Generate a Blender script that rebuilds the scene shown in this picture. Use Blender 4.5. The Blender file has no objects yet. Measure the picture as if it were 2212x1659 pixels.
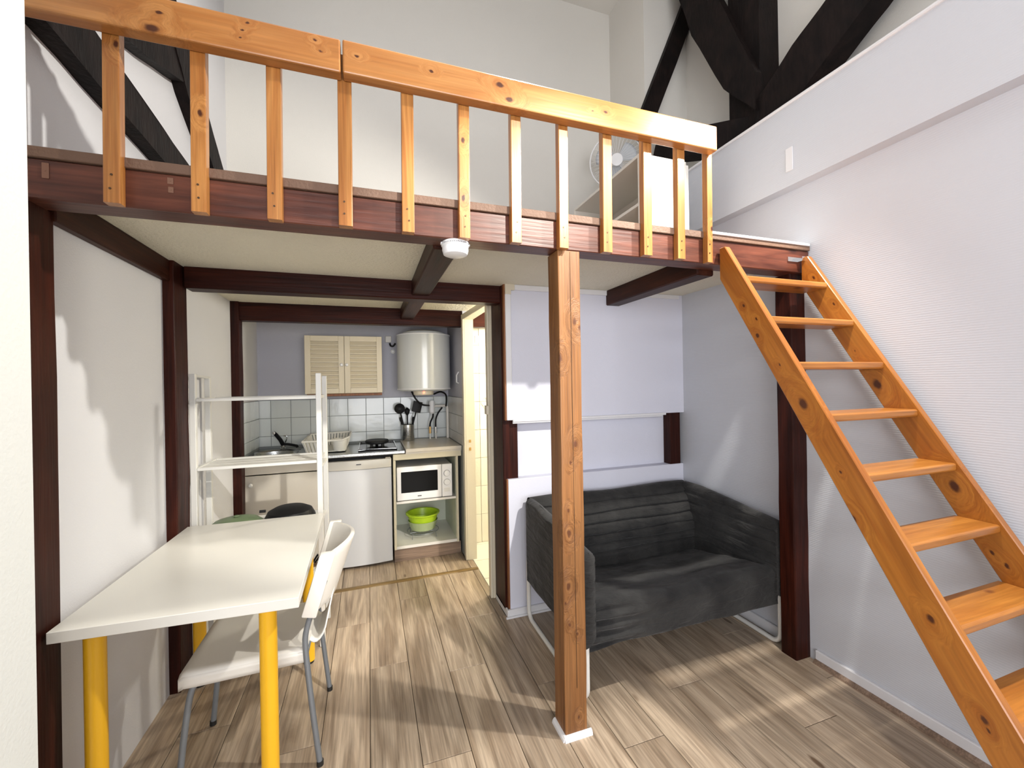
import bpy, bmesh, math, random
from mathutils import Vector, Matrix, noise
random.seed(7)
PI = math.pi
scn = bpy.context.scene
COL = scn.collection

# ------------------------------------------------------------------ camera
CAM_R = Vector((0.9459395, -0.3239050, -0.0168536))
CAM_U = Vector((0.0163068, -0.0044021, 0.9998573))
CAM_D = Vector((0.3239330, 0.9460794, -0.0011177))
cam_data = bpy.data.cameras.new('camera')
cam = bpy.data.objects.new('camera', cam_data)
COL.objects.link(cam)
cam.matrix_world = Matrix(((CAM_R.x, CAM_U.x, -CAM_D.x, 0.0), (CAM_R.y, CAM_U.y, -CAM_D.y, 0.0), (CAM_R.z, CAM_U.z, -CAM_D.z, 1.45), (0, 0, 0, 1)))
cam_data.sensor_width = 36.0
cam_data.lens = 900.0 / 2212.0 * 36.0
cam_data.clip_start = 0.02
cam_data.clip_end = 60
scn.camera = cam

# ------------------------------------------------------------------ world, lights, exposure
w = bpy.data.worlds.new('world'); scn.world = w; w.use_nodes = True
w.node_tree.nodes['Background'].inputs[0].default_value = (0.75, 0.85, 1.0, 1)
w.node_tree.nodes['Background'].inputs[1].default_value = 0.3

def point(name, loc, power, color, radius):
    l = bpy.data.lights.new(name, 'POINT'); l.energy = power; l.color = color; l.shadow_soft_size = radius
    o = bpy.data.objects.new(name, l); o.location = loc; COL.objects.link(o); return o
def spot(name, loc, target, power, color, radius, angle, blend):
    l = bpy.data.lights.new(name, 'SPOT'); l.energy = power; l.color = color; l.shadow_soft_size = radius
    l.spot_size = math.radians(angle); l.spot_blend = blend
    o = bpy.data.objects.new(name, l); o.location = loc
    o.rotation_euler = (Vector(target)-Vector(loc)).to_track_quat('-Z', 'Y').to_euler(); COL.objects.link(o); return o
def area(name, loc, rot, sx, sy, power, color):
    l = bpy.data.lights.new(name, 'AREA'); l.shape = 'RECTANGLE'; l.size = sx; l.size_y = sy; l.energy = power; l.color = color
    o = bpy.data.objects.new(name, l); o.location = loc; o.rotation_euler = rot; COL.objects.link(o); return o
spot('ceiling_spot_light', (1.85, 0.95, 2.95), (-0.3, 1.9, 0.8), 225, (1.0, 0.96, 0.88), 0.03, 125, 0.35)
spot('ceiling_spot_light', (1.5, -0.5, 3.2), (-0.12, 3.3, 0.55), 520, (1.0, 0.95, 0.86), 0.04, 34, 0.4)
spot('ceiling_spot_light', (0.9, 1.36, 3.7), (0.1, 1.35, 0.3), 170, (1.0, 0.96, 0.88), 0.03, 70, 0.4)
area('window_fill_light', (0.3, -2.4, 1.5), (math.radians(90), 0, 0), 2.4, 2.0, 125, (0.96, 0.97, 1.0))  # broad fill added behind the camera for an unseen window; rear wall is solid
area('upper_fill_light', (0.6, 0.6, 4.7), (0, 0, 0), 2.6, 2.6, 24, (0.97, 0.98, 1.0))  # ambient fill added for the upper room; the ceiling has no skylight
point('bathroom_ceiling_light', (1.5, 3.2, 1.93), 60, (1.0, 0.95, 0.84), 0.05)

scn.view_settings.view_transform = 'Standard'
scn.view_settings.look = 'None'
scn.view_settings.exposure = 0.12
scn.view_settings.gamma = 1.0
scn.view_settings.use_curve_mapping = False

# ------------------------------------------------------------------ materials
def newmat(name):
    m = bpy.data.materials.new(name); m.use_nodes = True
    nt = m.node_tree
    return m, nt, nt.nodes['Principled BSDF']
def N(nt, t, **kw):
    n = nt.nodes.new(t)
    for k, v in kw.items(): setattr(n, k, v)
    return n
def rgba(c): return (c[0], c[1], c[2], 1)

def plain(name, col, rough=0.5, metal=0.0, bump=0.0, bscale=60, var=0.0, spec=0.5, emit=None, estr=0, trans=0, alpha=None):
    m, nt, b = newmat(name)
    b.inputs['Base Color'].default_value = rgba(col)
    b.inputs['Roughness'].default_value = rough
    b.inputs['Metallic'].default_value = metal
    b.inputs['Specular IOR Level'].default_value = spec
    if trans: b.inputs['Transmission Weight'].default_value = trans
    if emit: b.inputs['Emission Color'].default_value = rgba(emit); b.inputs['Emission Strength'].default_value = estr
    tc = N(nt, 'ShaderNodeTexCoord')
    no = N(nt, 'ShaderNodeTexNoise'); no.inputs['Scale'].default_value = bscale; no.inputs['Detail'].default_value = 4
    nt.links.new(tc.outputs['Object'], no.inputs['Vector'])
    if bump:
        bu = N(nt, 'ShaderNodeBump'); bu.inputs['Strength'].default_value = bump; bu.inputs['Distance'].default_value = 0.01
        nt.links.new(no.outputs['Fac'], bu.inputs['Height']); nt.links.new(bu.outputs['Normal'], b.inputs['Normal'])
    if var:
        n2 = N(nt, 'ShaderNodeTexNoise'); n2.inputs['Scale'].default_value = 2.5; n2.inputs['Detail'].default_value = 3
        nt.links.new(tc.outputs['Object'], n2.inputs['Vector'])
        mx = N(nt, 'ShaderNodeMix', data_type='RGBA')
        mx.inputs[6].default_value = rgba([c*(1-var) for c in col]); mx.inputs[7].default_value = rgba([min(1, c*(1+var)) for c in col])
        nt.links.new(n2.outputs['Fac'], mx.inputs[0]); nt.links.new(mx.outputs[2], b.inputs['Base Color'])
    return m

def wood(name, light, dark, axis='Z', across=16, along=1.3, rough=0.45, knots=None, knotcol=(0.08, 0.02, 0.006), bump=0.15, fine=0.35, contrast=(0.35, 0.68), tone=0.0, coat=0.0, spots=(), base=(0, 0, 0), tilt=0.0, spotcol=(0.06, 0.014, 0.004)):
    m, nt, b = newmat(name)
    tc = N(nt, 'ShaderNodeTexCoord'); oi = N(nt, 'ShaderNodeObjectInfo')
    mul = N(nt, 'ShaderNodeMath', operation='MULTIPLY'); mul.inputs[1].default_value = 37.0
    nt.links.new(oi.outputs['Random'], mul.inputs[0])
    add = N(nt, 'ShaderNodeVectorMath', operation='ADD')
    src = tc.outputs['Object']
    if tilt:
        rm = N(nt, 'ShaderNodeMapping'); rm.inputs['Rotation'].default_value = (tilt, 0, 0)
        nt.links.new(src, rm.inputs['Vector']); src = rm.outputs[0]
    mask = None
    if spots:
        # knots at their places along the grain; the grain lines bend around each of them
        nd = N(nt, 'ShaderNodeTexNoise'); nd.inputs['Scale'].default_value = 45; nd.inputs['Detail'].default_value = 2
        nt.links.new(src, nd.inputs['Vector'])
        sc_ = N(nt, 'ShaderNodeVectorMath', operation='SCALE'); sc_.inputs['Scale'].default_value = 0.012
        nt.links.new(nd.outputs['Color'], sc_.inputs[0])
        pd = N(nt, 'ShaderNodeVectorMath', operation='ADD'); nt.links.new(src, pd.inputs[0]); nt.links.new(sc_.outputs[0], pd.inputs[1])
        scl = tuple(0.62 if a == axis else 1.0 for a in 'XYZ')
        ms = N(nt, 'ShaderNodeVectorMath', operation='MULTIPLY'); ms.inputs[1].default_value = scl
        nt.links.new(pd.outputs[0], ms.inputs[0])
        R_ = Matrix.Rotation(tilt, 3, 'X'); warp = None
        for (kx, ky, kz, kr_) in spots:
            c_ = R_ @ (Vector((kx, ky, kz)) - Vector(base)) + Vector((0.006, 0.006, 0.006))
            c_ = Vector((c_.x*scl[0], c_.y*scl[1], c_.z*scl[2]))
            di = N(nt, 'ShaderNodeVectorMath', operation='DISTANCE'); di.inputs[1].default_value = c_
            nt.links.new(ms.outputs[0], di.inputs[0])
            m1 = N(nt, 'ShaderNodeMapRange', interpolation_type='SMOOTHSTEP'); m1.inputs['From Min'].default_value = kr_*0.45; m1.inputs['From Max'].default_value = kr_*1.05
            m1.inputs['To Min'].default_value = 1; m1.inputs['To Max'].default_value = 0
            nt.links.new(di.outputs['Value'], m1.inputs['Value'])
            m2 = N(nt, 'ShaderNodeMapRange', interpolation_type='SMOOTHSTEP'); m2.inputs['From Min'].default_value = 0; m2.inputs['From Max'].default_value = kr_*5
            m2.inputs['To Min'].default_value = kr_*9; m2.inputs['To Max'].default_value = 0
            nt.links.new(di.outputs['Value'], m2.inputs['Value'])
            if mask is None: mask, warp = m1.outputs[0], m2.outputs[0]
            else:
                a1 = N(nt, 'ShaderNodeMath', operation='MAXIMUM'); nt.links.new(mask, a1.inputs[0]); nt.links.new(m1.outputs[0], a1.inputs[1]); mask = a1.outputs[0]
                a2 = N(nt, 'ShaderNodeMath', operation='ADD'); nt.links.new(warp, a2.inputs[0]); nt.links.new(m2.outputs[0], a2.inputs[1]); warp = a2.outputs[0]
        wa = N(nt, 'ShaderNodeVectorMath', operation='ADD'); nt.links.new(src, wa.inputs[0]); nt.links.new(warp, wa.inputs[1]); src = wa.outputs[0]
    nt.links.new(src, add.inputs[0]); nt.links.new(mul.outputs[0], add.inputs[1])
    def mapped(ac, al):
        mp = N(nt, 'ShaderNodeMapping')
        mp.inputs['Scale'].default_value = tuple(al if a == axis else ac for a in 'XYZ')
        nt.links.new(add.outputs[0], mp.inputs['Vector']); return mp
    mp = mapped(across, along)
    n1 = N(nt, 'ShaderNodeTexNoise'); n1.inputs['Scale'].default_value = 1; n1.inputs['Detail'].default_value = 6; n1.inputs['Distortion'].default_value = 1.2
    nt.links.new(mp.outputs[0], n1.inputs['Vector'])
    ramp = N(nt, 'ShaderNodeValToRGB')
    ramp.color_ramp.elements[0].position = contrast[0]; ramp.color_ramp.elements[0].color = rgba(dark)
    ramp.color_ramp.elements[1].position = contrast[1]; ramp.color_ramp.elements[1].color = rgba(light)
    nt.links.new(n1.outputs['Fac'], ramp.inputs[0])
    mp2 = mapped(across*9, along*3)
    n2 = N(nt, 'ShaderNodeTexNoise'); n2.inputs['Scale'].default_value = 1; n2.inputs['Detail'].default_value = 3
    nt.links.new(mp2.outputs[0], n2.inputs['Vector'])
    hs = N(nt, 'ShaderNodeMapRange'); hs.inputs['From Min'].default_value = 0.3; hs.inputs['From Max'].default_value = 0.7
    hs.inputs['To Min'].default_value = 1-fine; hs.inputs['To Max'].default_value = 1+fine*0.5
    nt.links.new(n2.outputs['Fac'], hs.inputs['Value'])
    mx = N(nt, 'ShaderNodeVectorMath', operation='SCALE')
    nt.links.new(ramp.outputs[0], mx.inputs[0]); nt.links.new(hs.outputs[0], mx.inputs['Scale'])
    out = mx.outputs[0]
    if tone:
        tr = N(nt, 'ShaderNodeMapRange'); tr.inputs['To Min'].default_value = 1-tone; tr.inputs['To Max'].default_value = 1+tone
        nt.links.new(oi.outputs['Random'], tr.inputs['Value'])
        s2 = N(nt, 'ShaderNodeVectorMath', operation='SCALE'); nt.links.new(out, s2.inputs[0]); nt.links.new(tr.outputs[0], s2.inputs['Scale']); out = s2.outputs[0]
    if knots:
        mp3 = mapped(knots[0], knots[1])
        vo = N(nt, 'ShaderNodeTexVoronoi'); vo.inputs['Scale'].default_value = 1
        nt.links.new(mp3.outputs[0], vo.inputs['Vector'])
        kr = N(nt, 'ShaderNodeMapRange'); kr.inputs['From Min'].default_value = knots[2]*0.55; kr.inputs['From Max'].default_value = knots[2]
        kr.inputs['To Min'].default_value = 1; kr.inputs['To Max'].default_value = 0
        nt.links.new(vo.outputs['Distance'], kr.inputs['Value'])
        km = N(nt, 'ShaderNodeMix', data_type='RGBA'); km.inputs[7].default_value = rgba(knotcol)
        nt.links.new(kr.outputs[0], km.inputs[0]); nt.links.new(out, km.inputs[6]); out = km.outputs[2]
    if mask is not None:
        sm = N(nt, 'ShaderNodeMix', data_type='RGBA'); sm.inputs[7].default_value = rgba(spotcol)
        nt.links.new(mask, sm.inputs[0]); nt.links.new(out, sm.inputs[6]); out = sm.outputs[2]
    nt.links.new(out, b.inputs['Base Color'])
    b.inputs['Roughness'].default_value = rough
    b.inputs['Specular IOR Level'].default_value = 0.16 if light[0] < 0.1 else 0.4
    b.inputs['Coat Weight'].default_value = coat; b.inputs['Coat Roughness'].default_value = 0.25
    bu = N(nt, 'ShaderNodeBump'); bu.inputs['Strength'].default_value = bump; bu.inputs['Distance'].default_value = 0.004
    nt.links.new(n2.outputs['Fac'], bu.inputs['Height']); nt.links.new(bu.outputs['Normal'], b.inputs['Normal'])
    return m

def woven(name, col, scale=140, strength=0.4):
    """painted glass-fibre wallpaper: rows of short horizontal threads"""
    m, nt, b = newmat(name)
    b.inputs['Base Color'].default_value = rgba(col); b.inputs['Roughness'].default_value = 0.55
    tc = N(nt, 'ShaderNodeTexCoord')
    mp = N(nt, 'ShaderNodeMapping'); mp.inputs['Scale'].default_value = (scale*0.3, scale*0.3, scale*1.5)
    nt.links.new(tc.outputs['Object'], mp.inputs['Vector'])
    n1 = N(nt, 'ShaderNodeTexNoise'); n1.inputs['Scale'].default_value = 1; n1.inputs['Detail'].default_value = 2
    nt.links.new(mp.outputs[0], n1.inputs['Vector'])
    wv = N(nt, 'ShaderNodeTexWave', wave_type='BANDS', bands_direction='Z'); wv.inputs['Scale'].default_value = scale*0.22; wv.inputs['Distortion'].default_value = 1.2; wv.inputs['Detail'].default_value = 2; wv.inputs['Detail Scale'].default_value = 3
    nt.links.new(tc.outputs['Object'], wv.inputs['Vector'])
    ad = N(nt, 'ShaderNodeMath', operation='ADD'); nt.links.new(n1.outputs['Fac'], ad.inputs[0]); nt.links.new(wv.outputs['Fac'], ad.inputs[1])
    bu = N(nt, 'ShaderNodeBump'); bu.inputs['Strength'].default_value = strength; bu.inputs['Distance'].default_value = 0.0025
    nt.links.new(ad.outputs[0], bu.inputs['Height']); nt.links.new(bu.outputs['Normal'], b.inputs['Normal'])
    return m

M = {}
M['wall'] = woven('painted_fibre_wallpaper', (0.575, 0.595, 0.64), 150, 0.16)
M['wall_fine'] = plain('painted_wall', (0.70, 0.70, 0.72), 0.6, bump=0.12, bscale=180, var=0.02)
M['wall_upper'] = plain('upper_wall_paint', (0.72, 0.70, 0.65), 0.65, bump=0.12, bscale=160, var=0.02)
M['wall_lavender'] = plain('nook_wall_paint', (0.66, 0.67, 0.76), 0.6, bump=0.12, bscale=200)
M['wall_near'] = plain('near_wall_paint', (0.57, 0.58, 0.55), 0.6, bump=0.1, bscale=150)
M['kitchen_wall'] = plain('kitchen_wall_paint', (0.49, 0.49, 0.55), 0.6, bump=0.15, bscale=120)
M['white_gloss'] = plain('white_gloss_paint', (0.74, 0.74, 0.76), 0.35, bump=0.03, bscale=40)
M['cream'] = plain('cream_paint', (0.66, 0.60, 0.47), 0.4, bump=0.03, bscale=40)
M['soffit'] = plain('soffit_textured_paper', (0.78, 0.74, 0.61), 0.8, bump=0.9, bscale=85, var=0.06)
M['dark_timber'] = wood('dark_stained_timber', (0.048, 0.009, 0.004), (0.019, 0.0035, 0.002), 'Z', 10, 1.2, 0.45, bump=0.35)
M['dark_timber_x'] = wood('dark_stained_beam', (0.048, 0.009, 0.004), (0.019, 0.0035, 0.002), 'X', 10, 1.2, 0.45, bump=0.35)
M['dark_timber_y'] = wood('dark_stained_joist', (0.052, 0.014, 0.006), (0.022, 0.005, 0.003), 'Y', 10, 1.2, 0.45, bump=0.35)
M['loft_beam'] = wood('red_brown_stained_beam', (0.150, 0.047, 0.026), (0.062, 0.015, 0.008), 'X', 9, 1.6, 0.40, knots=(5, 2.2, 0.10), knotcol=(0.04, 0.012, 0.008), bump=0.3)
M['black_timber'] = wood('old_black_timber', (0.014, 0.008, 0.007), (0.005, 0.003, 0.003), 'Z', 7, 5, 0.65, bump=0.8)
RAIL_K = [(0.47, 1.452, 2.544, 0.012), (0.505, 1.452, 2.497, 0.012), (0.22, 1.452, 2.537, 0.006), (-0.553, 1.452, 2.53, 0.007), (-0.571, 1.452, 2.48, 0.014), (-0.332, 1.452, 2.558, 0.005), (-0.347, 1.452, 2.533, 0.004), (-0.352, 1.452, 2.508, 0.004), (-0.146, 1.452, 2.552, 0.005), (-0.129, 1.452, 2.522, 0.005), (0.853, 1.452, 2.523, 0.004), (0.912, 1.452, 2.529, 0.007), (-0.02, 1.452, 2.531, 0.006)]
LAD_K = [(1.55, 1.135, 1.355, 0.019), (1.55, 0.969, 0.969, 0.012), (1.55, 0.764, 0.737, 0.010), (1.55, 1.391, 1.773, 0.007), (1.55, 1.328, 1.707, 0.006), (1.55, 1.323, 1.634, 0.009), (1.55, 1.229, 1.507, 0.005), (1.55, 1.003, 1.122, 0.005), (1.55, 0.653, 0.523, 0.009), (1.55, 0.645, 0.501, 0.005),
         (2.08, 1.193, 1.42, 0.018), (2.08, 0.946, 1.036, 0.019), (2.08, 1.458, 1.946, 0.008), (2.08, 1.365, 1.799, 0.007), (2.08, 1.279, 1.571, 0.005), (2.08, 0.849, 0.821, 0.008), (2.08, 0.812, 0.79, 0.008)]
POST_K = [(0.73, 1.532, 1.551, 0.012), (0.758, 1.532, 0.927, 0.007), (0.759, 1.532, 0.835, 0.012), (0.753, 1.532, 0.619, 0.012), (0.739, 1.532, 0.552, 0.006), (0.758, 1.532, 0.463, 0.006), (0.789, 1.532, 0.419, 0.006), (0.789, 1.532, 0.078, 0.006), (0.772, 1.532, 1.122, 0.007), (0.795, 1.532, 1.196, 0.012), (0.80, 1.532, 1.70, 0.013), (0.825, 1.532, 1.675, 0.010)]
BAL_K = [(-0.472, 1.498, 2.286, 0.008), (-0.673, 1.498, 2.446, 0.009), (0.339, 1.498, 2.344, 0.008), (0.337, 1.498, 2.132, 0.010), (1.489, 1.498, 2.14, 0.009), (-0.658, 1.498, 2.443, 0.006)]
M['pine_x'] = wood('pine_varnished_rail', (0.46, 0.205, 0.060), (0.35, 0.13, 0.030), 'X', 14, 1.1, 0.32, bump=0.1, fine=0.16, coat=0.3, spots=RAIL_K, base=(0.3, 1.5, 1.985))
M['pine_z'] = wood('pine_varnished_baluster', (0.49, 0.22, 0.060), (0.32, 0.115, 0.024), 'Z', 26, 1.3, 0.34, bump=0.1, fine=0.2, tone=0.10, coat=0.25, spots=BAL_K, base=(0.3, 1.5, 1.985))
M['pine_ladder'] = wood('pine_ladder_wood', (0.40, 0.150, 0.022), (0.28, 0.086, 0.010), 'Z', 11, 1.2, 0.33, bump=0.1, fine=0.18, coat=0.3, spots=LAD_K, base=(1.82, 0.35, 0), tilt=0.532)
M['pine_tread'] = wood('pine_tread_wood', (0.44, 0.175, 0.032), (0.31, 0.105, 0.016), 'X', 16, 1.6, 0.33, knots=(7, 4.0, 0.12), knotcol=(0.12, 0.03, 0.008), bump=0.1, fine=0.2, tone=0.08, coat=0.3)
M['post'] = wood('oiled_softwood_post', (0.29, 0.130, 0.043), (0.17, 0.066, 0.018), 'Z', 17, 0.9, 0.45, bump=0.5, fine=0.28, spots=POST_K, base=(0.78, 1.584, 0), spotcol=(0.10, 0.035, 0.012))
M['board_edge'] = plain('chipboard_edge', (0.15, 0.085, 0.055), 0.7, bump=0.3, bscale=90, var=0.2)
M['wood_edge'] = wood('brown_wood_edge', (0.30, 0.12, 0.045), (0.20, 0.07, 0.025), 'Z', 30, 1.5, 0.5)
M['plank'] = wood('laminate_oak_plank', (0.47, 0.37, 0.27), (0.255, 0.185, 0.125), 'Y', 15, 1.5, 0.33, knots=(6, 2.0, 0.09), knotcol=(0.12, 0.075, 0.045), bump=0.06, fine=0.30, contrast=(0.33, 0.62), tone=0.16)
M['joint'] = plain('floor_joint', (0.06, 0.045, 0.035), 0.8)
M['threshold'] = wood('threshold_strip', (0.24, 0.15, 0.05), (0.14, 0.085, 0.03), 'X', 30, 1.5, 0.4)
M['plinth'] = wood('plinth_wood', (0.30, 0.21, 0.15), (0.20, 0.135, 0.095), 'X', 18, 1.3, 0.45)
M['white_lam'] = plain('white_laminate', (0.76, 0.74, 0.69), 0.3, bump=0.02, bscale=30)
M['table_top'] = plain('white_tabletop', (0.74, 0.72, 0.66), 0.28, bump=0.02, bscale=30)
M['white_metal'] = plain('white_enamel_metal', (0.72, 0.71, 0.67), 0.4)
M['white_plastic'] = plain('white_plastic', (0.74, 0.71, 0.65), 0.38, bump=0.05, bscale=300)
M['rack_plastic'] = plain('cream_white_plastic', (0.80, 0.79, 0.73), 0.4)
M['yellow'] = plain('yellow_lacquered_metal', (0.78, 0.42, 0.015), 0.32, bump=0.04, bscale=200)
M['grey_tube'] = plain('grey_powder_coated_tube', (0.22, 0.24, 0.26), 0.38, metal=0.4)
M['black'] = plain('black_rubber', (0.012, 0.012, 0.012), 0.5)
M['black_plastic'] = plain('black_plastic', (0.007, 0.007, 0.008), 0.5, spec=0.25)
M['black_gloss'] = plain('dark_glass', (0.006, 0.006, 0.006), 0.15, spec=0.12)
M['dark_gap'] = plain('dark_gap_fill', (0.02, 0.018, 0.016), 0.8)  # near-black fill for the gaps above the fridge and beside the unit
M['steel'] = plain('brushed_steel', (0.52, 0.53, 0.52), 0.25, metal=1.0, bump=0.06, bscale=90)
M['chrome'] = plain('chrome', (0.75, 0.75, 0.75), 0.12, metal=1.0)
M['brass'] = plain('brass', (0.62, 0.40, 0.16), 0.3, metal=1.0)
M['iron'] = plain('cast_iron', (0.010, 0.010, 0.011), 0.6, bump=0.3, bscale=150)
M['fridge'] = plain('fridge_enamel', (0.60, 0.61, 0.63), 0.35, bump=0.03, bscale=200)
M['fridge_top'] = plain('fridge_handle_plastic', (0.66, 0.64, 0.58), 0.4)
M['heater'] = plain('heater_enamel', (0.66, 0.68, 0.67), 0.16, spec=0.7)
M['cab_door'] = plain('cream_painted_pine', (0.70, 0.62, 0.46), 0.45, bump=0.05, bscale=60)
M['door_white'] = plain('warm_white_door', (0.60, 0.56, 0.49), 0.4)
M['tile'] = plain('glazed_white_tile', (0.62, 0.66, 0.66), 0.12, var=0.05, bump=0.12, bscale=14)
M['grout'] = plain('grey_grout', (0.24, 0.26, 0.26), 0.8)
M['bath_tile'] = plain('bathroom_cream_tile', (0.78, 0.74, 0.62), 0.3, var=0.06)
M['bath_tile_stone'] = plain('bathroom_stone_tile', (0.66, 0.62, 0.50), 0.4, var=0.18, bump=0.2)
M['bath_grout'] = plain('bathroom_grout', (0.52, 0.48, 0.38), 0.8)
M['marble'] = plain('marbled_tile', (0.52, 0.50, 0.46), 0.3, var=0.25)
M['counter'] = plain('cream_worktop', (0.62, 0.57, 0.48), 0.3, var=0.04)
M['counter_edge'] = plain('pale_wood_edge', (0.68, 0.62, 0.45), 0.5, var=0.08)
M['pale_green'] = plain('cabinet_inside', (0.58, 0.61, 0.50), 0.45)
M['lime'] = plain('lime_green_plastic', (0.42, 0.62, 0.02), 0.35)
M['lime_clear'] = plain('pale_translucent_bowl', (0.55, 0.66, 0.35), 0.3, trans=0.35)
M['green_pan'] = plain('muted_green_enamel', (0.15, 0.21, 0.11), 0.4)
M['red_led'] = plain('red_lamp', (1, 0.1, 0.05), 0.3, emit=(1, 0.12, 0.05), estr=6)
M['bulb_white'] = plain('satin_white_plastic', (0.80, 0.80, 0.80), 0.35)
M['print_grey'] = plain('dark_print', (0.08, 0.08, 0.09), 0.6)
M['screw'] = plain('dark_screw', (0.10, 0.06, 0.035), 0.4, metal=0.7)
M['fan_blade'] = plain('grey_fan_blade', (0.46, 0.48, 0.50), 0.4)
M['bookcase'] = plain('white_bookcase', (0.78, 0.76, 0.70), 0.4)
M['patch'] = plain('unpainted_patch', (0.19, 0.09, 0.055), 0.6)

# sofa cover: dark grey brushed cotton
def sofa_mat():
    m, nt, b = newmat('dark_grey_cotton_cover')
    tc = N(nt, 'ShaderNodeTexCoord')
    n1 = N(nt, 'ShaderNodeTexNoise'); n1.inputs['Scale'].default_value = 5; n1.inputs['Detail'].default_value = 5; n1.inputs['Roughness'].default_value = 0.65
    nt.links.new(tc.outputs['Object'], n1.inputs['Vector'])
    r = N(nt, 'ShaderNodeValToRGB')
    r.color_ramp.elements[0].position = 0.35; r.color_ramp.elements[0].color = (0.006, 0.0058, 0.006, 1)
    r.color_ramp.elements[1].position = 0.72; r.color_ramp.elements[1].color = (0.034, 0.033, 0.031, 1)
    nt.links.new(n1.outputs['Fac'], r.inputs[0]); nt.links.new(r.outputs[0], b.inputs['Base Color'])
    b.inputs['Roughness'].default_value = 0.9
    b.inputs['Sheen Weight'].default_value = 0.10
    mp = N(nt, 'ShaderNodeMapping'); mp.inputs['Scale'].default_value = (9, 9, 30)
    nt.links.new(tc.outputs['Object'], mp.inputs['Vector'])
    n2 = N(nt, 'ShaderNodeTexNoise'); n2.inputs['Scale'].default_value = 1; n2.inputs['Detail'].default_value = 4; n2.inputs['Distortion'].default_value = 0.6
    nt.links.new(mp.outputs[0], n2.inputs['Vector'])
    bu = N(nt, 'ShaderNodeBump'); bu.inputs['Strength'].default_value = 0.7; bu.inputs['Distance'].default_value = 0.02
    nt.links.new(n2.outputs['Fac'], bu.inputs['Height']); nt.links.new(bu.outputs['Normal'], b.inputs['Normal'])
    return m
M['sofa'] = sofa_mat()

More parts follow.
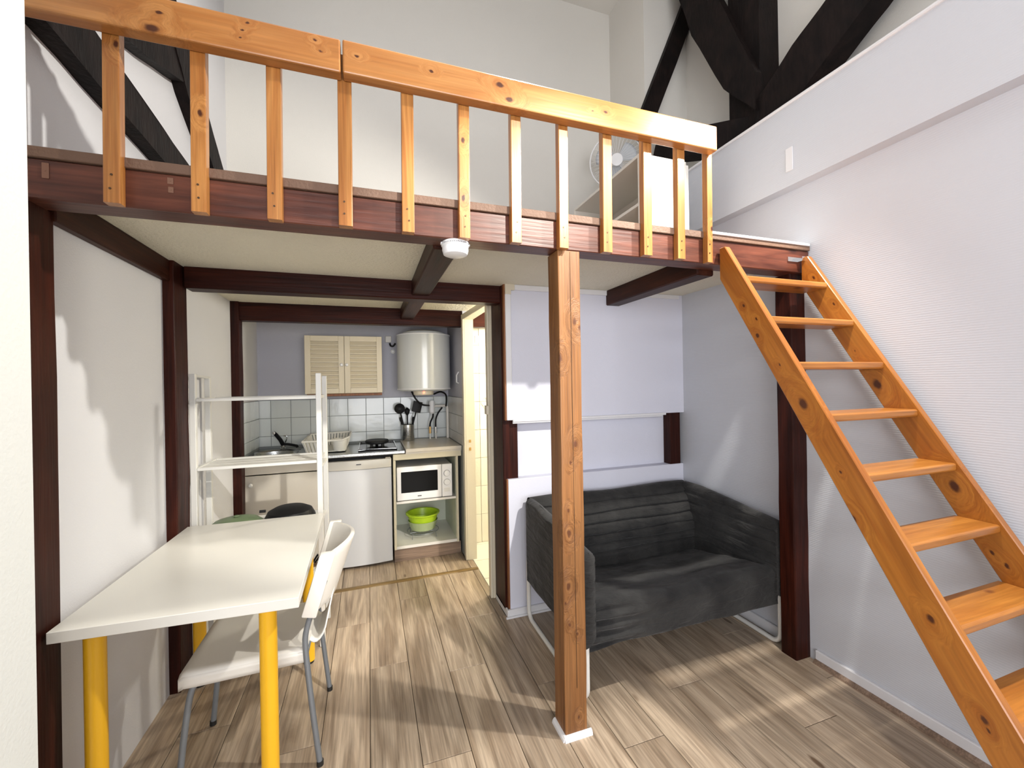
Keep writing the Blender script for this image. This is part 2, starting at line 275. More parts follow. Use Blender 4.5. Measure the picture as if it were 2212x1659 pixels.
# ------------------------------------------------------------------ geometry helpers
class MB:
    """collects shapes in world coordinates, builds ONE mesh object"""
    def __init__(s): s.bm = bmesh.new()
    def box(s, x0, x1, y0, y1, z0, z1, bev=0.0, seg=1):
        t = bmesh.new()
        vs = [t.verts.new((x, y, z)) for x in (x0, x1) for y in (y0, y1) for z in (z0, z1)]
        for f in ((0, 1, 3, 2), (4, 6, 7, 5), (0, 4, 5, 1), (2, 3, 7, 6), (0, 2, 6, 4), (1, 5, 7, 3)): t.faces.new([vs[i] for i in f])
        bmesh.ops.recalc_face_normals(t, faces=t.faces)
        if bev: bmesh.ops.bevel(t, geom=t.edges[:], offset=bev, segments=seg, affect='EDGES', profile=0.5)
        s._merge(t); return s
    def _merge(s, t):
        me = bpy.data.meshes.new('tmp'); t.to_mesh(me); t.free(); s.bm.from_mesh(me); bpy.data.meshes.remove(me)
    def prism(s, pts, axis, a0, a1, bev=0.0, seg=1):
        """2-D polygon extruded along axis; pts are the two other coordinates in XYZ order"""
        t = bmesh.new()
        def P(p, a):
            if axis == 'X': return (a, p[0], p[1])
            if axis == 'Y': return (p[0], a, p[1])
            return (p[0], p[1], a)
        A = [t.verts.new(P(p, a0)) for p in pts]; B = [t.verts.new(P(p, a1)) for p in pts]
        t.faces.new(A); t.faces.new(B[::-1])
        n = len(pts)
        for i in range(n): t.faces.new((A[i], B[i], B[(i+1) % n], A[(i+1) % n]))
        bmesh.ops.recalc_face_normals(t, faces=t.faces)
        if bev: bmesh.ops.bevel(t, geom=t.edges[:], offset=bev, segments=seg, affect='EDGES', profile=0.5)
        s._merge(t); return s
    def tube(s, pts, r, n=12, caps=True, closed=False):
        t = bmesh.new(); pts = [Vector(p) for p in pts]; m = len(pts); rings = []
        rs = r if isinstance(r, (list, tuple)) else [r]*m
        prev = None
        for i, p in enumerate(pts):
            if closed: d = pts[(i+1) % m] - pts[i-1]
            else: d = pts[min(i+1, m-1)] - pts[max(i-1, 0)]
            d.normalize()
            if prev is None:
                a = Vector((0, 0, 1)) if abs(d.z) < 0.9 else Vector((1, 0, 0))
                u = d.cross(a).normalized()
            else:
                u = (prev - d*prev.dot(d)).normalized()
            prev = u; v = d.cross(u)
            rings.append([t.verts.new(p + (u*math.cos(2*PI*k/n) + v*math.sin(2*PI*k/n))*rs[i]) for k in range(n)])
        for i in range(m if closed else m-1):
            a, b = rings[i], rings[(i+1) % m]
            for k in range(n): t.faces.new((a[k], a[(k+1) % n], b[(k+1) % n], b[k]))
        if caps and not closed: t.faces.new(rings[0][::-1]); t.faces.new(rings[-1])
        bmesh.ops.recalc_face_normals(t, faces=t.faces)
        s._merge(t); return s
    def lathe(s, prof, c, n=32, axis='Z'):
        """prof: (radius, height) list; c: centre of height 0"""
        t = bmesh.new(); rings = []
        for (r, h) in prof:
            ring = []
            for k in range(n if r > 1e-6 else 1):
                a = 2*PI*k/n; x, y = r*math.cos(a), r*math.sin(a)
                if axis == 'Z': p = (c[0]+x, c[1]+y, c[2]+h)
                elif axis == 'Y': p = (c[0]+x, c[1]+h, c[2]+y)
                else: p = (c[0]+h, c[1]+x, c[2]+y)
                ring.append(t.verts.new(p))
            rings.append(ring)
        for a, b in zip(rings, rings[1:]):
            for k in range(n):
                q = []
                for vv in (a[k % len(a)], a[(k+1) % len(a)], b[(k+1) % len(b)], b[k % len(b)]):
                    if vv not in q: q.append(vv)
                if len(q) >= 3: t.faces.new(q)
        bmesh.ops.recalc_face_normals(t, faces=t.faces)
        s._merge(t); return s
    def cyl(s, c, r, h, n=24, axis='Z', bev=0.0):
        if bev: return s.lathe([(0, 0), (r-bev, 0), (r, bev), (r, h-bev), (r-bev, h), (0, h)], c, n, axis)
        return s.lathe([(0, 0), (r, 0), (r, h), (0, h)], c, n, axis)
    def beam(s, p0, p1, wid, hei, up=(0, 0, 1), seg=1, jit=0.0, bev=0.0, taper=1.0, seed=0):
        """rectangular timber between two points, its edges slightly waney"""
        p0, p1 = Vector(p0), Vector(p1); d = (p1-p0).normalized(); up = Vector(up)
        sd = d.cross(up).normalized(); u = sd.cross(d)
        t = bmesh.new(); rings = []; rnd = random.Random(seed)
        for i in range(seg+1):
            f = i/seg; c = p0.lerp(p1, f); k = 1+(taper-1)*f; ring = []
            for a, b in ((-1, -1), (1, -1), (1, 1), (-1, 1)):
                j = rnd.uniform(-jit, jit); j2 = rnd.uniform(-jit, jit)
                ring.append(t.verts.new(c + sd*(a*wid*k/2+j) + u*(b*hei*k/2+j2)))
            rings.append(ring)
        for a, b in zip(rings, rings[1:]):
            for k in range(4): t.faces.new((a[k], a[(k+1) % 4], b[(k+1) % 4], b[k]))
        t.faces.new(rings[0][::-1]); t.faces.new(rings[-1])
        bmesh.ops.recalc_face_normals(t, faces=t.faces)
        if bev:
            es = [e for e in t.edges if abs((e.verts[0].co-e.verts[1].co).normalized().dot(d)) > 0.8]
            bmesh.ops.bevel(t, geom=es, offset=bev, segments=2, affect='EDGES', profile=0.5)
        s._merge(t); return s
    def grid(s, fn, nu, nv, thick=0.0):
        t = bmesh.new()
        V = [[t.verts.new(fn(i/nu, j/nv)) for j in range(nv+1)] for i in range(nu+1)]
        for i in range(nu):
            for j in range(nv): t.faces.new((V[i][j], V[i+1][j], V[i+1][j+1], V[i][j+1]))
        bmesh.ops.recalc_face_normals(t, faces=t.faces)
        if thick: bmesh.ops.solidify(t, geom=t.faces[:], thickness=thick)
        s._merge(t); return s
    def build(s, name, mat, parent=None, loc=None, smooth=False):
        """loc: world base point of a top-level object (its origin)"""
        off = Vector(loc) if loc is not None else Vector((0, 0, 0))
        base = off
        if parent is not None: base = world_loc(parent)
        bmesh.ops.translate(s.bm, vec=-base, verts=s.bm.verts)
        me = bpy.data.meshes.new(name); s.bm.to_mesh(me); s.bm.free()
        if isinstance(mat, str): mat = M[mat]
        me.materials.append(mat)
        if smooth:
            me.shade_smooth()
            me.set_sharp_from_angle(angle=math.radians(35))
        o = bpy.data.objects.new(name, me); COL.objects.link(o)
        if parent is not None: o.parent = parent
        else: o.location = off
        return o
def world_loc(o):
    v = Vector((0, 0, 0))
    while o is not None: v = v + o.location; o = o.parent
    return v
def tag(o, label, cat, group=None):
    o['label'] = label; o['category'] = cat
    if group: o['group'] = group
    return o
def thing(name, label, cat, loc, group=None):
    o = bpy.data.objects.new(name, None); o.empty_display_size = 0.1; o.location = loc; COL.objects.link(o)
    return tag(o, label, cat, group)
def struct(name, mb, mat, parent=None, loc=(0, 0, 0), **k):
    o = mb.build(name, mat, parent, loc if parent is None else None, **k)
    if parent is None: o['kind'] = 'structure'
    return o
def share(src, name, parent, pos):
    """another copy of a piece: same mesh, new place (world position)"""
    o = src.copy(); o.name = name; COL.objects.link(o); o.parent = parent
    o.location = Vector(pos) - world_loc(parent); return o

XL, XR = -0.92, 2.15          # left and right walls
ZC = 2.065                    # soffit under the loft
YB = 4.15                     # kitchen back wall
YU = 3.40                     # wall at the back of the loft

# ------------------------------------------------------------------ floor
floor = struct('floor', MB().box(-1.1, 2.3, -2.6, 4.3, -0.05, -0.011), 'joint')
def plank_mesh(length, width):
    g = 0.0012
    return MB().box(-width/2+g, width/2-g, g, length-g, -0.011, 0, 0.0012)
PW = 0.19; LEN = 1.29
proto = {}
def plank(x, y0, y1, wd=PW):
    key = (round(y1-y0, 3), round(wd, 3))
    if key in proto: return share(proto[key], 'plank', floor, (x, y0, 0))
    o = plank_mesh(y1-y0, wd).build('plank', 'plank', None); o.parent = floor; o.location = (x, y0, 0); proto[key] = o; return o
offs = [0.05, 0.86, 0.42, 1.10, 0.25, 0.70]
i = 0
x = 0.17 - 6*PW + PW/2
while x - PW/2 < 2.14:
    wd = PW; xc = x
    if x + PW/2 > XR: wd = XR-(x-PW/2); xc = x-PW/2+wd/2
    ylim = 3.18 if x+PW/2 < 0.79 else 2.49
    if x-PW/2 < 0.785 < x+PW/2:
        plank((x-PW/2+0.785)/2, 2.49, 3.18, 0.785-(x-PW/2))
        plank((x-PW/2+0.785)/2, 3.222, 3.37, 0.785-(x-PW/2))
        plank((x-PW/2+0.731)/2, 3.37, 3.54, 0.731-(x-PW/2))
    y = -2.2 - offs[i % 6]
    while y < ylim:
        y1 = min(y+LEN, ylim)
        if y1 > -0.3 and y1-y > 0.03: plank(xc, max(y, -0.3), y1, wd)
        y += LEN
    if x < 0.79: plank(xc, 3.215, YB-0.02, wd)
    i += 1; x += PW
thr = MB().prism([(3.175, 0.0), (3.18, 0.006), (3.197, 0.009), (3.215, 0.006), (3.22, 0.0)], 'X', -0.92, 0.785)
tag(thr.build('threshold_strip', 'threshold', loc=(-0.065, 3.197, 0)), 'thin brown wooden floor strip crossing the kitchen entrance', 'strip')

# bathroom floor
bf = struct('floor', MB().box(0.786, 2.3, 2.64, 4.3, -0.02, -0.006), 'bath_grout')
for ix in range(4):
    for iy in range(4):
        x0 = 0.786+ix*0.33; y0 = 2.68+iy*0.33
        MB().box(x0+0.003, x0+0.327, y0+0.003, y0+0.327, -0.006, 0.0, 0.001).build('tile', 'bath_tile', bf)

# ------------------------------------------------------------------ walls
struct('wall_left', MB().box(-1.12, XL, -2.6, YB+0.15, -0.02, 4.9), 'wall_fine')
struct('wall_near', MB().box(XL, -0.521, 0.80, 0.90, 0, 4.9, 0.004), 'wall_near')
struct('wall_rear', MB().box(-1.12, 2.9, -2.75, -2.6, -0.02, 4.9), 'wall_fine')
struct('wall_right', MB().box(XR, 2.9, -2.6, 2.55, -0.02, 2.452), 'wall')
wb = struct('wall_beam', MB().box(2.08, 2.9, -2.6, YU, 2.452, 2.868), 'wall')
MB().box(2.068, 2.9, -2.6, YU, 2.868, 2.884, 0.004).build('ledge', 'white_gloss', wb)
struct('wall_upper_right', MB().box(2.62, 2.9, -2.6, 3.0, 2.884, 4.9), 'wall_upper')
struct('wall_upper_back', MB().box(XL, 2.9, YU, YU+0.12, 2.10, 4.9), 'wall_upper')
struct('wall_alcove', MB().box(2.19, 2.9, 2.89, YU, 2.884, 4.9), 'wall_upper')
struct('ceiling', MB().box(-1.12, 2.9, -2.75, YU+0.12, 4.9, 5.0), 'wall_upper')
struct('ceiling', MB().box(XL, XR, 1.625, YU+0.1, ZC, 2.098).box(XL, 0.80, YU+0.1, YB+0.1, ZC, 2.098), 'soffit')
struct('wall_kitchen_side', MB().box(0.745, 0.822, 3.43, YB, 0, ZC), 'kitchen_wall')
struct('wall_kitchen_back', MB().box(-1.0, 0.88, YB, YB+0.15, -0.02, ZC+0.03), 'kitchen_wall')
# bathroom shell
br = struct('wall_bathroom', MB().box(0.822, 2.3, 3.72, 3.85, 0, ZC).box(2.2, 2.3, 2.64, 3.72, 0, ZC), 'bath_grout')
struct('wall_bathroom_near', MB().box(0.83, 2.3, 2.635, 2.66, 0, ZC), 'bath_tile')
struct('ceiling', MB().box(0.80, 2.3, 3.49, 3.86, ZC, ZC+0.03).box(2.15, 2.3, 2.6, 3.5, ZC, ZC+0.03), 'wall_upper')
# bathroom wall tiles
zz = 0.0
for r_ in range(8):
    z0, z1 = 0.258*r_, 0.258*(r_+1)
    for c_ in range(6):
        x0 = 0.822 if c_ == 0 else 0.954+(c_-1)*0.24
        x1 = 0.954 if c_ == 0 else x0+0.24
        mt = 'bath_tile_stone' if (c_ == 0 and r_ >= 2) else 'bath_tile'
        MB().box(x0+0.002, x1-0.002, 3.712, 3.72, z0+0.002, min(z1, 2.06)-0.002, 0.001).build('tile', mt, br)
# nook back wall: upper panel, recess, lower panel
struct('wall_nook_upper', MB().box(0.800, XR, 2.452, 2.54, 1.222, ZC), 'wall_lavender')
struct('wall_nook_recess', MB().box(0.82, XR, 2.535, 2.60, 0.80, 1.26), 'wall_lavender')
struct('wall_nook_lower', MB().box(0.806, XR, 2.462, 2.54, 0, 0.852, 0.004), 'wall_lavender')
struct('wall_upper_join', MB().box(0.80, XR, 2.60, 2.63, 0.0, ZC), 'wall_lavender')
# edge boards, corner moulding and cover strips of the nook wall
struct('trim_1', MB().box(0.793, 0.801, 2.450, 2.482, 1.222, ZC), 'wood_edge')
struct('trim_2', MB().box(0.798, 0.807, 2.460, 2.490, 0.05, 0.852), 'wood_edge')
struct('trim_3', MB().box(0.801, 0.838, 2.442, 2.453, 1.222, ZC-0.035, 0.003), 'white_gloss')
struct('trim_4', MB().box(0.862, 1.535, 2.440, 2.453, ZC-0.034, ZC, 0.003), 'white_gloss')
struct('trim_5', MB().box(1.64, 2.12, 2.444, 2.453, ZC-0.030, ZC, 0.003), 'white_gloss')
struct('trim_6', MB().box(0.838, 1.985, 2.436, 2.453, 1.210, 1.226, 0.003).box(0.838, 1.96, 2.444, 2.453, 1.200, 1.211, 0.002), 'white_gloss')
struct('trim_7', MB().box(0.801, 0.862, 2.438, 2.453, ZC-0.036, ZC).box(0.801, 0.838, 2.438, 2.453, ZC-0.062, ZC-0.036), 'cream')
struct('baseboard_back', MB().box(0.795, XR, 2.446, 2.463, 0, 0.048, 0.003).box(0.785, 0.797, 2.446, 2.70, 0, 0.048, 0.003).box(0.772, XR, 2.432, 2.447, 0, 0.012, 0.003), 'white_gloss')
struct('baseboard_right', MB().box(2.134, XR, -0.5, 1.52, 0, 0.062, 0.003).box(2.134, XR, 1.68, 2.44, 0, 0.062, 0.003), 'white_gloss')
struct('trim_8', MB().prism([(2.134, 0.0), (2.134, 0.018), (2.126, 0.016), (2.118, 0.009), (2.115, 0.0)], 'Y', -0.5, 1.52), 'plinth')

# door opening to the bathroom (side wall of the kitchen)
d1 = struct('door_1', MB().box(0.731, 0.746, 3.372, 3.425, 0, 2.01, 0.003).box(0.756, 0.771, 2.715, 2.765, 0, 2.01, 0.003), 'cream')
MB().box(0.746, 0.822, 3.372, 3.43, 0, 1.99).build('door_frame', 'cream', d1)
MB().box(0.771, 0.822, 2.715, 2.762, 0, 1.99).build('door_frame', 'cream', d1)
MB().prism([(0.756, 2.715), (0.731, 3.425), (0.822, 3.425), (0.822, 2.715)], 'Z', 1.985, 2.03, 0.003).build('door_head', 'cream', d1)
MB().box(0.918, 0.962, 3.708, 3.713, 1.828, 1.893, 0.001).build('mosaic_tile', 'marble', br)
MB().tube([(1.004+0.03*math.cos(k*PI/12)*(1+0.2*math.cos(4*k*PI/12)), 3.709, 1.277+0.042*math.sin(k*PI/12)*(1+0.2*math.cos(4*k*PI/12))) for k in range(24)], 0.003, 6, closed=True).build('flower_motif', 'bath_tile_stone', br)
MB().box(0.770, 0.788, 3.369, 3.373, 0.968, 0.992).build('strike_plate', 'brass', d1)
MB().box(0.770, 0.788, 3.369, 3.373, 0.902, 0.928).build('strike_plate', 'brass', d1)
MB().box(0.738, 0.758, 2.690, 2.745, 1.245, 1.305, 0.004, 2).build('door_stop', 'cream', d1)

# kitchen wall tiles
kb = struct('wall_splashback', MB().box(-0.97, 0.745, YB-0.012, YB, 0.86, 1.337), 'grout')
P_ = 0.1572
tz = [(0.935, 1.023), (1.023, 1.18), (1.18, 1.337)]
for (z0, z1) in tz:
    xx = -0.0336 - 6*P_
    while xx < 0.74:
        a, b_ = max(xx, -0.968), min(xx+P_, 0.744)
        if b_-a > 0.01: MB().box(a+0.0018, b_-0.0018, YB-0.017, YB-0.012, z0+0.0018, z1-0.0018, 0.0012).build('tile', 'tile', kb)
        xx += P_
ks = struct('wall_splashback_side', MB().box(0.738, 0.745, 3.44, YB-0.02, 0.0, 1.337), 'grout')
for (z0, z1) in tz:
    for k in range(3): MB().box(0.733, 0.738, 3.442+k*0.228, 3.442+(k+1)*0.228-0.003, z0+0.0018, z1-0.0018, 0.001).build('tile', 'marble', ks)
kl = struct('wall_splashback_left', MB().box(XL, XL+0.008, 3.56, YB-0.02, 0.86, 1.337), 'grout')
for (z0, z1) in tz:
    for k in range(4): MB().box(XL+0.008, XL+0.013, 3.562+k*0.14, 3.562+(k+1)*0.14-0.003, z0+0.0018, z1-0.0018, 0.001).build('tile', 'tile', kl)
struct('wall_kitchen_return', MB().box(XL, XL+0.03, 3.50, 3.56, 0.0, ZC), 'wall_near')

# ------------------------------------------------------------------ dark timber frame under the loft
def timber(name, mb, mat, loc, label, cat='beam', group=None):
    return tag(mb.build(name, mat, loc=loc), label, cat, group)
lb = thing('loft_front_beam', 'long red-brown stained front beam of the loft, balusters screwed to it', 'beam', (0.6, 1.58, 1.99))
MB().box(XL, XR-0.002, 1.53, 1.625, 1.99, 2.102, 0.003).build('timber', 'loft_beam', lb)
for (a, b_, c_, d_) in ((-0.859, -0.843, 2.048, 2.092), (-0.567, -0.553, 2.046, 2.064), (-0.569, -0.553, 2.072, 2.092)):
    MB().box(a, b_, 1.5275, 1.5305, c_, d_, 0.001).cyl(((a+b_)/2, 1.5265, (c_+d_)/2), 0.002, 0.002, 10, 'Y').build('bracket_mark', 'patch', lb)
fl = thing('loft_floor', 'loft deck boards laid over the front beam, brown raw front edge', 'loft floor', (0.6, 2.4, 2.10))
MB().box(XL, XR-0.003, 1.522, YU, 2.104, 2.134, 0.002).build('board', 'board_edge', fl)
MB().box(1.50, XR-0.01, 1.516, 1.60, 2.126, 2.139, 0.002).build('nosing', 'white_gloss', fl)
timber('cross_beam', MB().box(XL+0.05, 0.79, 2.50, 2.60, 1.957, ZC+0.001, 0.004), 'dark_timber_x', (0, 2.55, 1.957), 'dark brown cross beam spanning from left wall post to the bathroom door')
timber('cross_beam', MB().box(XL+0.02, 1.35, 3.435, 3.53, 1.935, ZC+0.001, 0.004), 'dark_timber_x', (0, 3.48, 1.935), 'dark brown kitchen beam above the fridge and wall cupboard, farthest back')
timber('joist', MB().box(0.243, 0.347, 1.624, 3.44, 1.978, ZC+0.001, 0.006), 'dark_timber_y', (0.295, 2.5, 1.978), 'dark brown ceiling joist running back from behind the smoke detector')
timber('joist', MB().box(1.52, 1.622, 1.624, 2.455, 1.965, ZC+0.001, 0.006), 'dark_timber_y', (1.57, 2.0, 1.965), 'dark brown joist above the sofa, ending against the lavender wall')
timber('wall_beam', MB().box(XL-0.001, XL+0.03, 1.64, 2.52, 1.965, ZC+0.001, 0.004), 'dark_timber_y', (-0.9, 2.05, 1.965), 'dark beam along the top of the left wall above the table')
timber('wall_post', MB().beam((-0.935, 1.575, 0.001), (-0.935, 1.575, 1.99), 0.15, 0.07, (1, 0, 0), 8, 0.002, 0.004, seed=1), 'dark_timber', (-0.935, 1.575, 0), 'dark post against left wall beside the white table near corner', 'post')
timber('wall_post', MB().beam((-0.92, 2.475, 0.001), (-0.92, 2.475, ZC), 0.15, 0.09, (1, 0, 0), 8, 0.002, 0.004, seed=2), 'dark_timber', (-0.92, 2.475, 0), 'dark post at left wall behind far end of the white table', 'post')
timber('wall_post', MB().beam((-0.905, 3.46, 0.001), (-0.905, 3.46, ZC), 0.09, 0.075, (1, 0, 0), 8, 0.0015, 0.004, seed=3), 'dark_timber', (-0.905, 3.46, 0), 'dark post at kitchen entrance left of the sink cabinet', 'post')
timber('wall_post', MB().beam((2.108, 1.60, 0.001), (2.108, 1.60, 1.99), 0.115, 0.085, (0, 1, 0), 10, 0.002, 0.006, seed=4), 'dark_timber', (2.108, 1.60, 0), 'tall dark red-brown post against right wall behind the ladder', 'post')
timber('wall_post', MB().box(0.785, 0.884, 2.487, 2.70, 0.03, ZC, 0.004), 'dark_timber', (0.83, 2.6, 0), 'dark post between bathroom doorway and lavender nook wall', 'post')
timber('wall_post', MB().box(2.035, 2.125, 2.462, 2.535, 0.852, 1.222, 0.003), 'dark_timber', (2.08, 2.5, 0.852), 'short dark post at right end of wall recess above sofa', 'post')

# free standing post in the middle
cp = thing('support_post', 'square light brown wooden post standing in mid room, left of the sofa', 'post', (0.78, 1.584, 0))
def post_mesh():
    mb = MB(); mb.beam((0.78, 1.584, 0.001), (0.78, 1.584, 1.988), 0.1, 0.102, (0, 1, 0), 14, 0.0012, 0.005, seed=5); return mb
post_mesh().build('timber', 'post', cp)
MB().box(0.7835, 0.7850, 1.5315, 1.536, 0.2, 1.985).build('drying_crack', 'screw', cp)
q = [(0, 0), (0.0, 0.02), (0.008, 0.018), (0.014, 0.010), (0.016, 0)]
MB().prism([(1.5335-a, b_) for a, b_ in q], 'X', 0.722, 0.846).build('base_moulding', 'white_gloss', cp)
MB().prism([(0.7300-a, b_) for a, b_ in q], 'Y', 1.524, 1.634).build('base_moulding', 'white_gloss', cp)

# ------------------------------------------------------------------ railing
rl = thing('loft_railing', 'orange pine railing with flat balusters along the loft edge', 'railing', (0.3, 1.5, 1.985))
MB().box(-0.915, -0.071, 1.452, 1.497, 2.468, 2.575, 0.005, 2).build('handrail', 'pine_x', rl)
MB().box(-0.065, 1.481, 1.452, 1.497, 2.470, 2.578, 0.005, 2).build('handrail', 'pine_x', rl)
bx_ = [-0.710, -0.500, -0.298, -0.088, 0.118, 0.320, 0.522, 0.722, 0.922, 1.120, 1.298, 1.462]
bw_ = [0.040, 0.040, 0.042, 0.044, 0.042, 0.041, 0.041, 0.041, 0.043, 0.043, 0.040, 0.030]
for k, (a, wd) in enumerate(zip(bx_, bw_)):
    lean = 0.010 if k > 0 else 0.0
    zb = 1.989 + random.uniform(-0.003, 0.003)
    bal = MB().beam((a+wd/2, 1.5135, zb), (a+wd/2+0.004, 1.5135, 2.56), 0.031, wd, (1, 0, 0), 1, 0, 0.0025, seed=k).build('baluster', 'pine_z', rl)
    for zz_ in (2.028, 2.068):
        MB().cyl((a+wd/2+random.uniform(-0.004, 0.004), 1.4965, zz_), 0.0032, 0.003, 10, 'Y').build('screw', 'screw', bal)

# ------------------------------------------------------------------ ladder
ld = thing('loft_ladder', 'orange pine ladder with flat treads leaning against the loft edge', 'ladder', (1.82, 0.35, 0))
def zf(y): return 1.68 + 1.70*(1.262-y)      # front edge line of a stringer
def zr(y): return 1.434 + 1.72*(1.237-y)     # rear edge line
yf0 = 1.262 - 1.68/1.70; yr0 = 1.237 - 1.434/1.72
prof = [(1.519, 2.062), (1.487, 2.062), (yf0, 0.001), (yr0, 0.001), (1.519, 1.919)]
MB().prism(prof, 'X', 1.550, 1.580, 0.003).build('stringer', 'pine_ladder', ld)
MB().prism(prof, 'X', 2.078, 2.108, 0.003).build('stringer', 'pine_ladder', ld)
tr = None
for k in range(10):
    zt = 1.909 - 0.1965*k; yf = 1.398 - 0.1135*k
    if tr is None:
        tr = MB().prism([(-0.004, -0.004), (-0.004, -0.024), (0.002, -0.030), (0.118, -0.030), (0.118, 0.0), (0.002, 0.0)], 'X', -0.2485, 0.2485, 0.002, 1)
        tr = tr.build('tread', 'pine_tread', None); tr.parent = ld; tr.location = Vector((1.829, yf, zt)) - world_loc(ld); t0 = tr
    else: share(t0, 'tread', ld, (1.829, yf, zt))
MB().box(1.995, 2.062, 1.524, 1.529, 2.040, 2.062).box(2.058, 2.078, 1.498, 1.529, 2.040, 2.062).build('angle_bracket', 'chrome', ld)

# ------------------------------------------------------------------ boxed beam switch plate, smoke detector
sp = MB().box(2.075, 2.081, 1.553, 1.592, 2.527, 2.648, 0.002)
tag(sp.build('blank_plate', 'white_gloss', loc=(2.078, 1.572, 2.527)), 'small white upright cover plate on the boxed white beam', 'cover plate')
sd_ = thing('smoke_detector', 'round white smoke detector under the loft front beam', 'smoke detector', (0.318, 1.568, 1.99))
MB().lathe([(0, 0.0), (0.050, 0.0), (0.053, -0.006), (0.053, -0.014), (0.049, -0.018), (0, -0.018)], (0.318, 1.568, 1.989), 40).box(0.262, 0.275, 1.56, 1.576, 1.978, 1.987, 0.002).box(0.361, 0.374, 1.56, 1.576, 1.978, 1.987, 0.002).build('mounting_base', 'bulb_white', sd_, smooth=True)
MB().lathe([(0.049, -0.018), (0.050, -0.030), (0.045, -0.046), (0.030, -0.052), (0, -0.053)], (0.318, 1.568, 1.989), 40).build('cover', 'bulb_white', sd_, smooth=True)
vs = MB()
for k in range(17):
    a = -PI/2 + (k-8)*0.13
    vs.box(0.318+0.0535*math.cos(a)-0.0012, 0.318+0.0535*math.cos(a)+0.0012, 1.568+0.0535*math.sin(a)-0.001, 1.568+0.0535*math.sin(a)+0.001, 1.977, 1.981 if k % 2 else 1.982)
vs.build('vent_slot', 'print_grey', sd_)

# ------------------------------------------------------------------ table
tb = thing('desk_table', 'white rectangular table on yellow round legs beside the left wall', 'table', (-0.555, 2.02, 0))
tx0, tx1, ty0, ty1, tzt = -0.888, -0.236, 1.548, 2.505, 0.757
tt = MB().prism([(-0.889, 1.565), (-0.232, 1.530), (-0.248, 2.500), (-0.876, 2.512)], 'Z', tzt-0.034, tzt, 0.0015)
tt.build('tabletop', 'table_top', tb)
for (a, b_) in ((-0.808, 1.625), (-0.336, 1.60), (-0.805, 2.43), (-0.322, 2.43)):
    lg = MB().cyl((a, b_, 0.014), 0.0268, tzt-0.034-0.014, 32, 'Z').build('leg', 'yellow', tb, smooth=True)
    MB().cyl((a, b_, 0.001), 0.0225, 0.013, 24).build('foot', 'black', lg, smooth=True)

# ------------------------------------------------------------------ chair
ch = thing('chair', 'white plastic chair with grey tube legs tucked under the table', 'chair', (-0.42, 1.96, 0))
def seat_pt(u, v):
    # u: front (-X) to back, v: near to far
    x = -0.655 + 0.415*u; y = 1.752 + 0.42*v
    inset = 0.0
    e = abs(2*v-1)
    z = 0.452 - 0.012*math.sin(PI*v)*math.sin(PI*min(1, u*1.1)) 
    if u < 0.08: z -= 0.018*(1-u/0.08)**2
    if e > 0.93: z -= 0.010*((e-0.93)/0.07)**2
    if u < 0.12: y = 1.962 + (y-1.962)*(1-0.10*(1-u/0.12)**2)
    y = 1.962 + (y-1.962)*(1-0.06*u)
    return (x, y, z)
sb = MB().grid(seat_pt, 30, 24)
# rolled edge skirt
def skirt(path):
    def fn(u, v):
        k = u*(len(path)-1); i0 = min(int(k), len(path)-2); f = k-i0
        a, b_ = Vector(path[i0]), Vector(path[i0+1]); p = a.lerp(b_, f)
        return (p.x, p.y, p.z - 0.042*v)
    return fn
edge = [seat_pt(1-i/20, 0) for i in range(21)] + [seat_pt(0, i/20) for i in range(1, 21)] + [seat_pt(i/20, 1) for i in range(1, 21)]
sb.grid(skirt(edge), 60, 3)
seat = sb.build('seat', 'white_plastic', ch, smooth=True)
so = seat.modifiers.new('thickness', 'SOLIDIFY'); so.thickness = 0.004; so.offset = -1
def back_pt(u, v):
    # u along Y near to far, v bottom to top
    y = 1.752 + 0.425*u
    bulge = 0.075*math.sin(PI*u)**0.8
    z = 0.585 + 0.215*v + 0.012*math.sin(PI*u)*v
    x = -0.232 + bulge + 0.060*v + 0.018*v*math.sin(PI*u)
    return (x, y, z)
bk = MB().grid(back_pt, 30, 8)
bo = bk.build('backrest', 'white_plastic', ch, smooth=True)
so = bo.modifiers.new('thickness', 'SOLIDIFY'); so.thickness = 0.018; so.offset = 0
bv = bo.modifiers.new('bevel', 'BEVEL'); bv.width = 0.004; bv.segments = 2
for (yy, s_) in ((1.752, 1), (2.177, -1)):
    MB().prism([(-0.258, 0.582), (-0.206, 0.570), (-0.135, 0.805), (-0.190, 0.806)], 'Y', yy-0.012, yy+0.034 if s_ > 0 else yy+0.012, 0.006, 2).build('back_socket', 'white_plastic', ch, smooth=True)
def spine_pt(u, v):
    y = 1.962 + (u-0.5)*(0.24-0.06*v); 
    if v < 0.4: f = v/0.4; x = -0.250+0.062*f; z = 0.448+0.012*f - 0.03*math.sin(PI*f)
    else: f = (v-0.4)/0.6; x = -0.188+0.052*f; z = 0.460+0.24*f
    return (x, y, z)
spn = MB().grid(spine_pt, 8, 14).build('back_spine', 'white_plastic', ch, smooth=True)
so = spn.modifiers.new('thickness', 'SOLIDIFY'); so.thickness = 0.006; so.offset = 0
def chair_leg(path):
    p = [Vector(a) for a in path]; out = []
    for i in range(len(p)-1):
        for k in range(6): out.append(p[i].lerp(p[i+1], k/6))
    out.append(p[-1])
    for _ in range(6): out = [out[0]] + [(out[i-1]+out[i]*2+out[i+1])/4 for i in range(1, len(out)-1)] + [out[-1]]
    return out
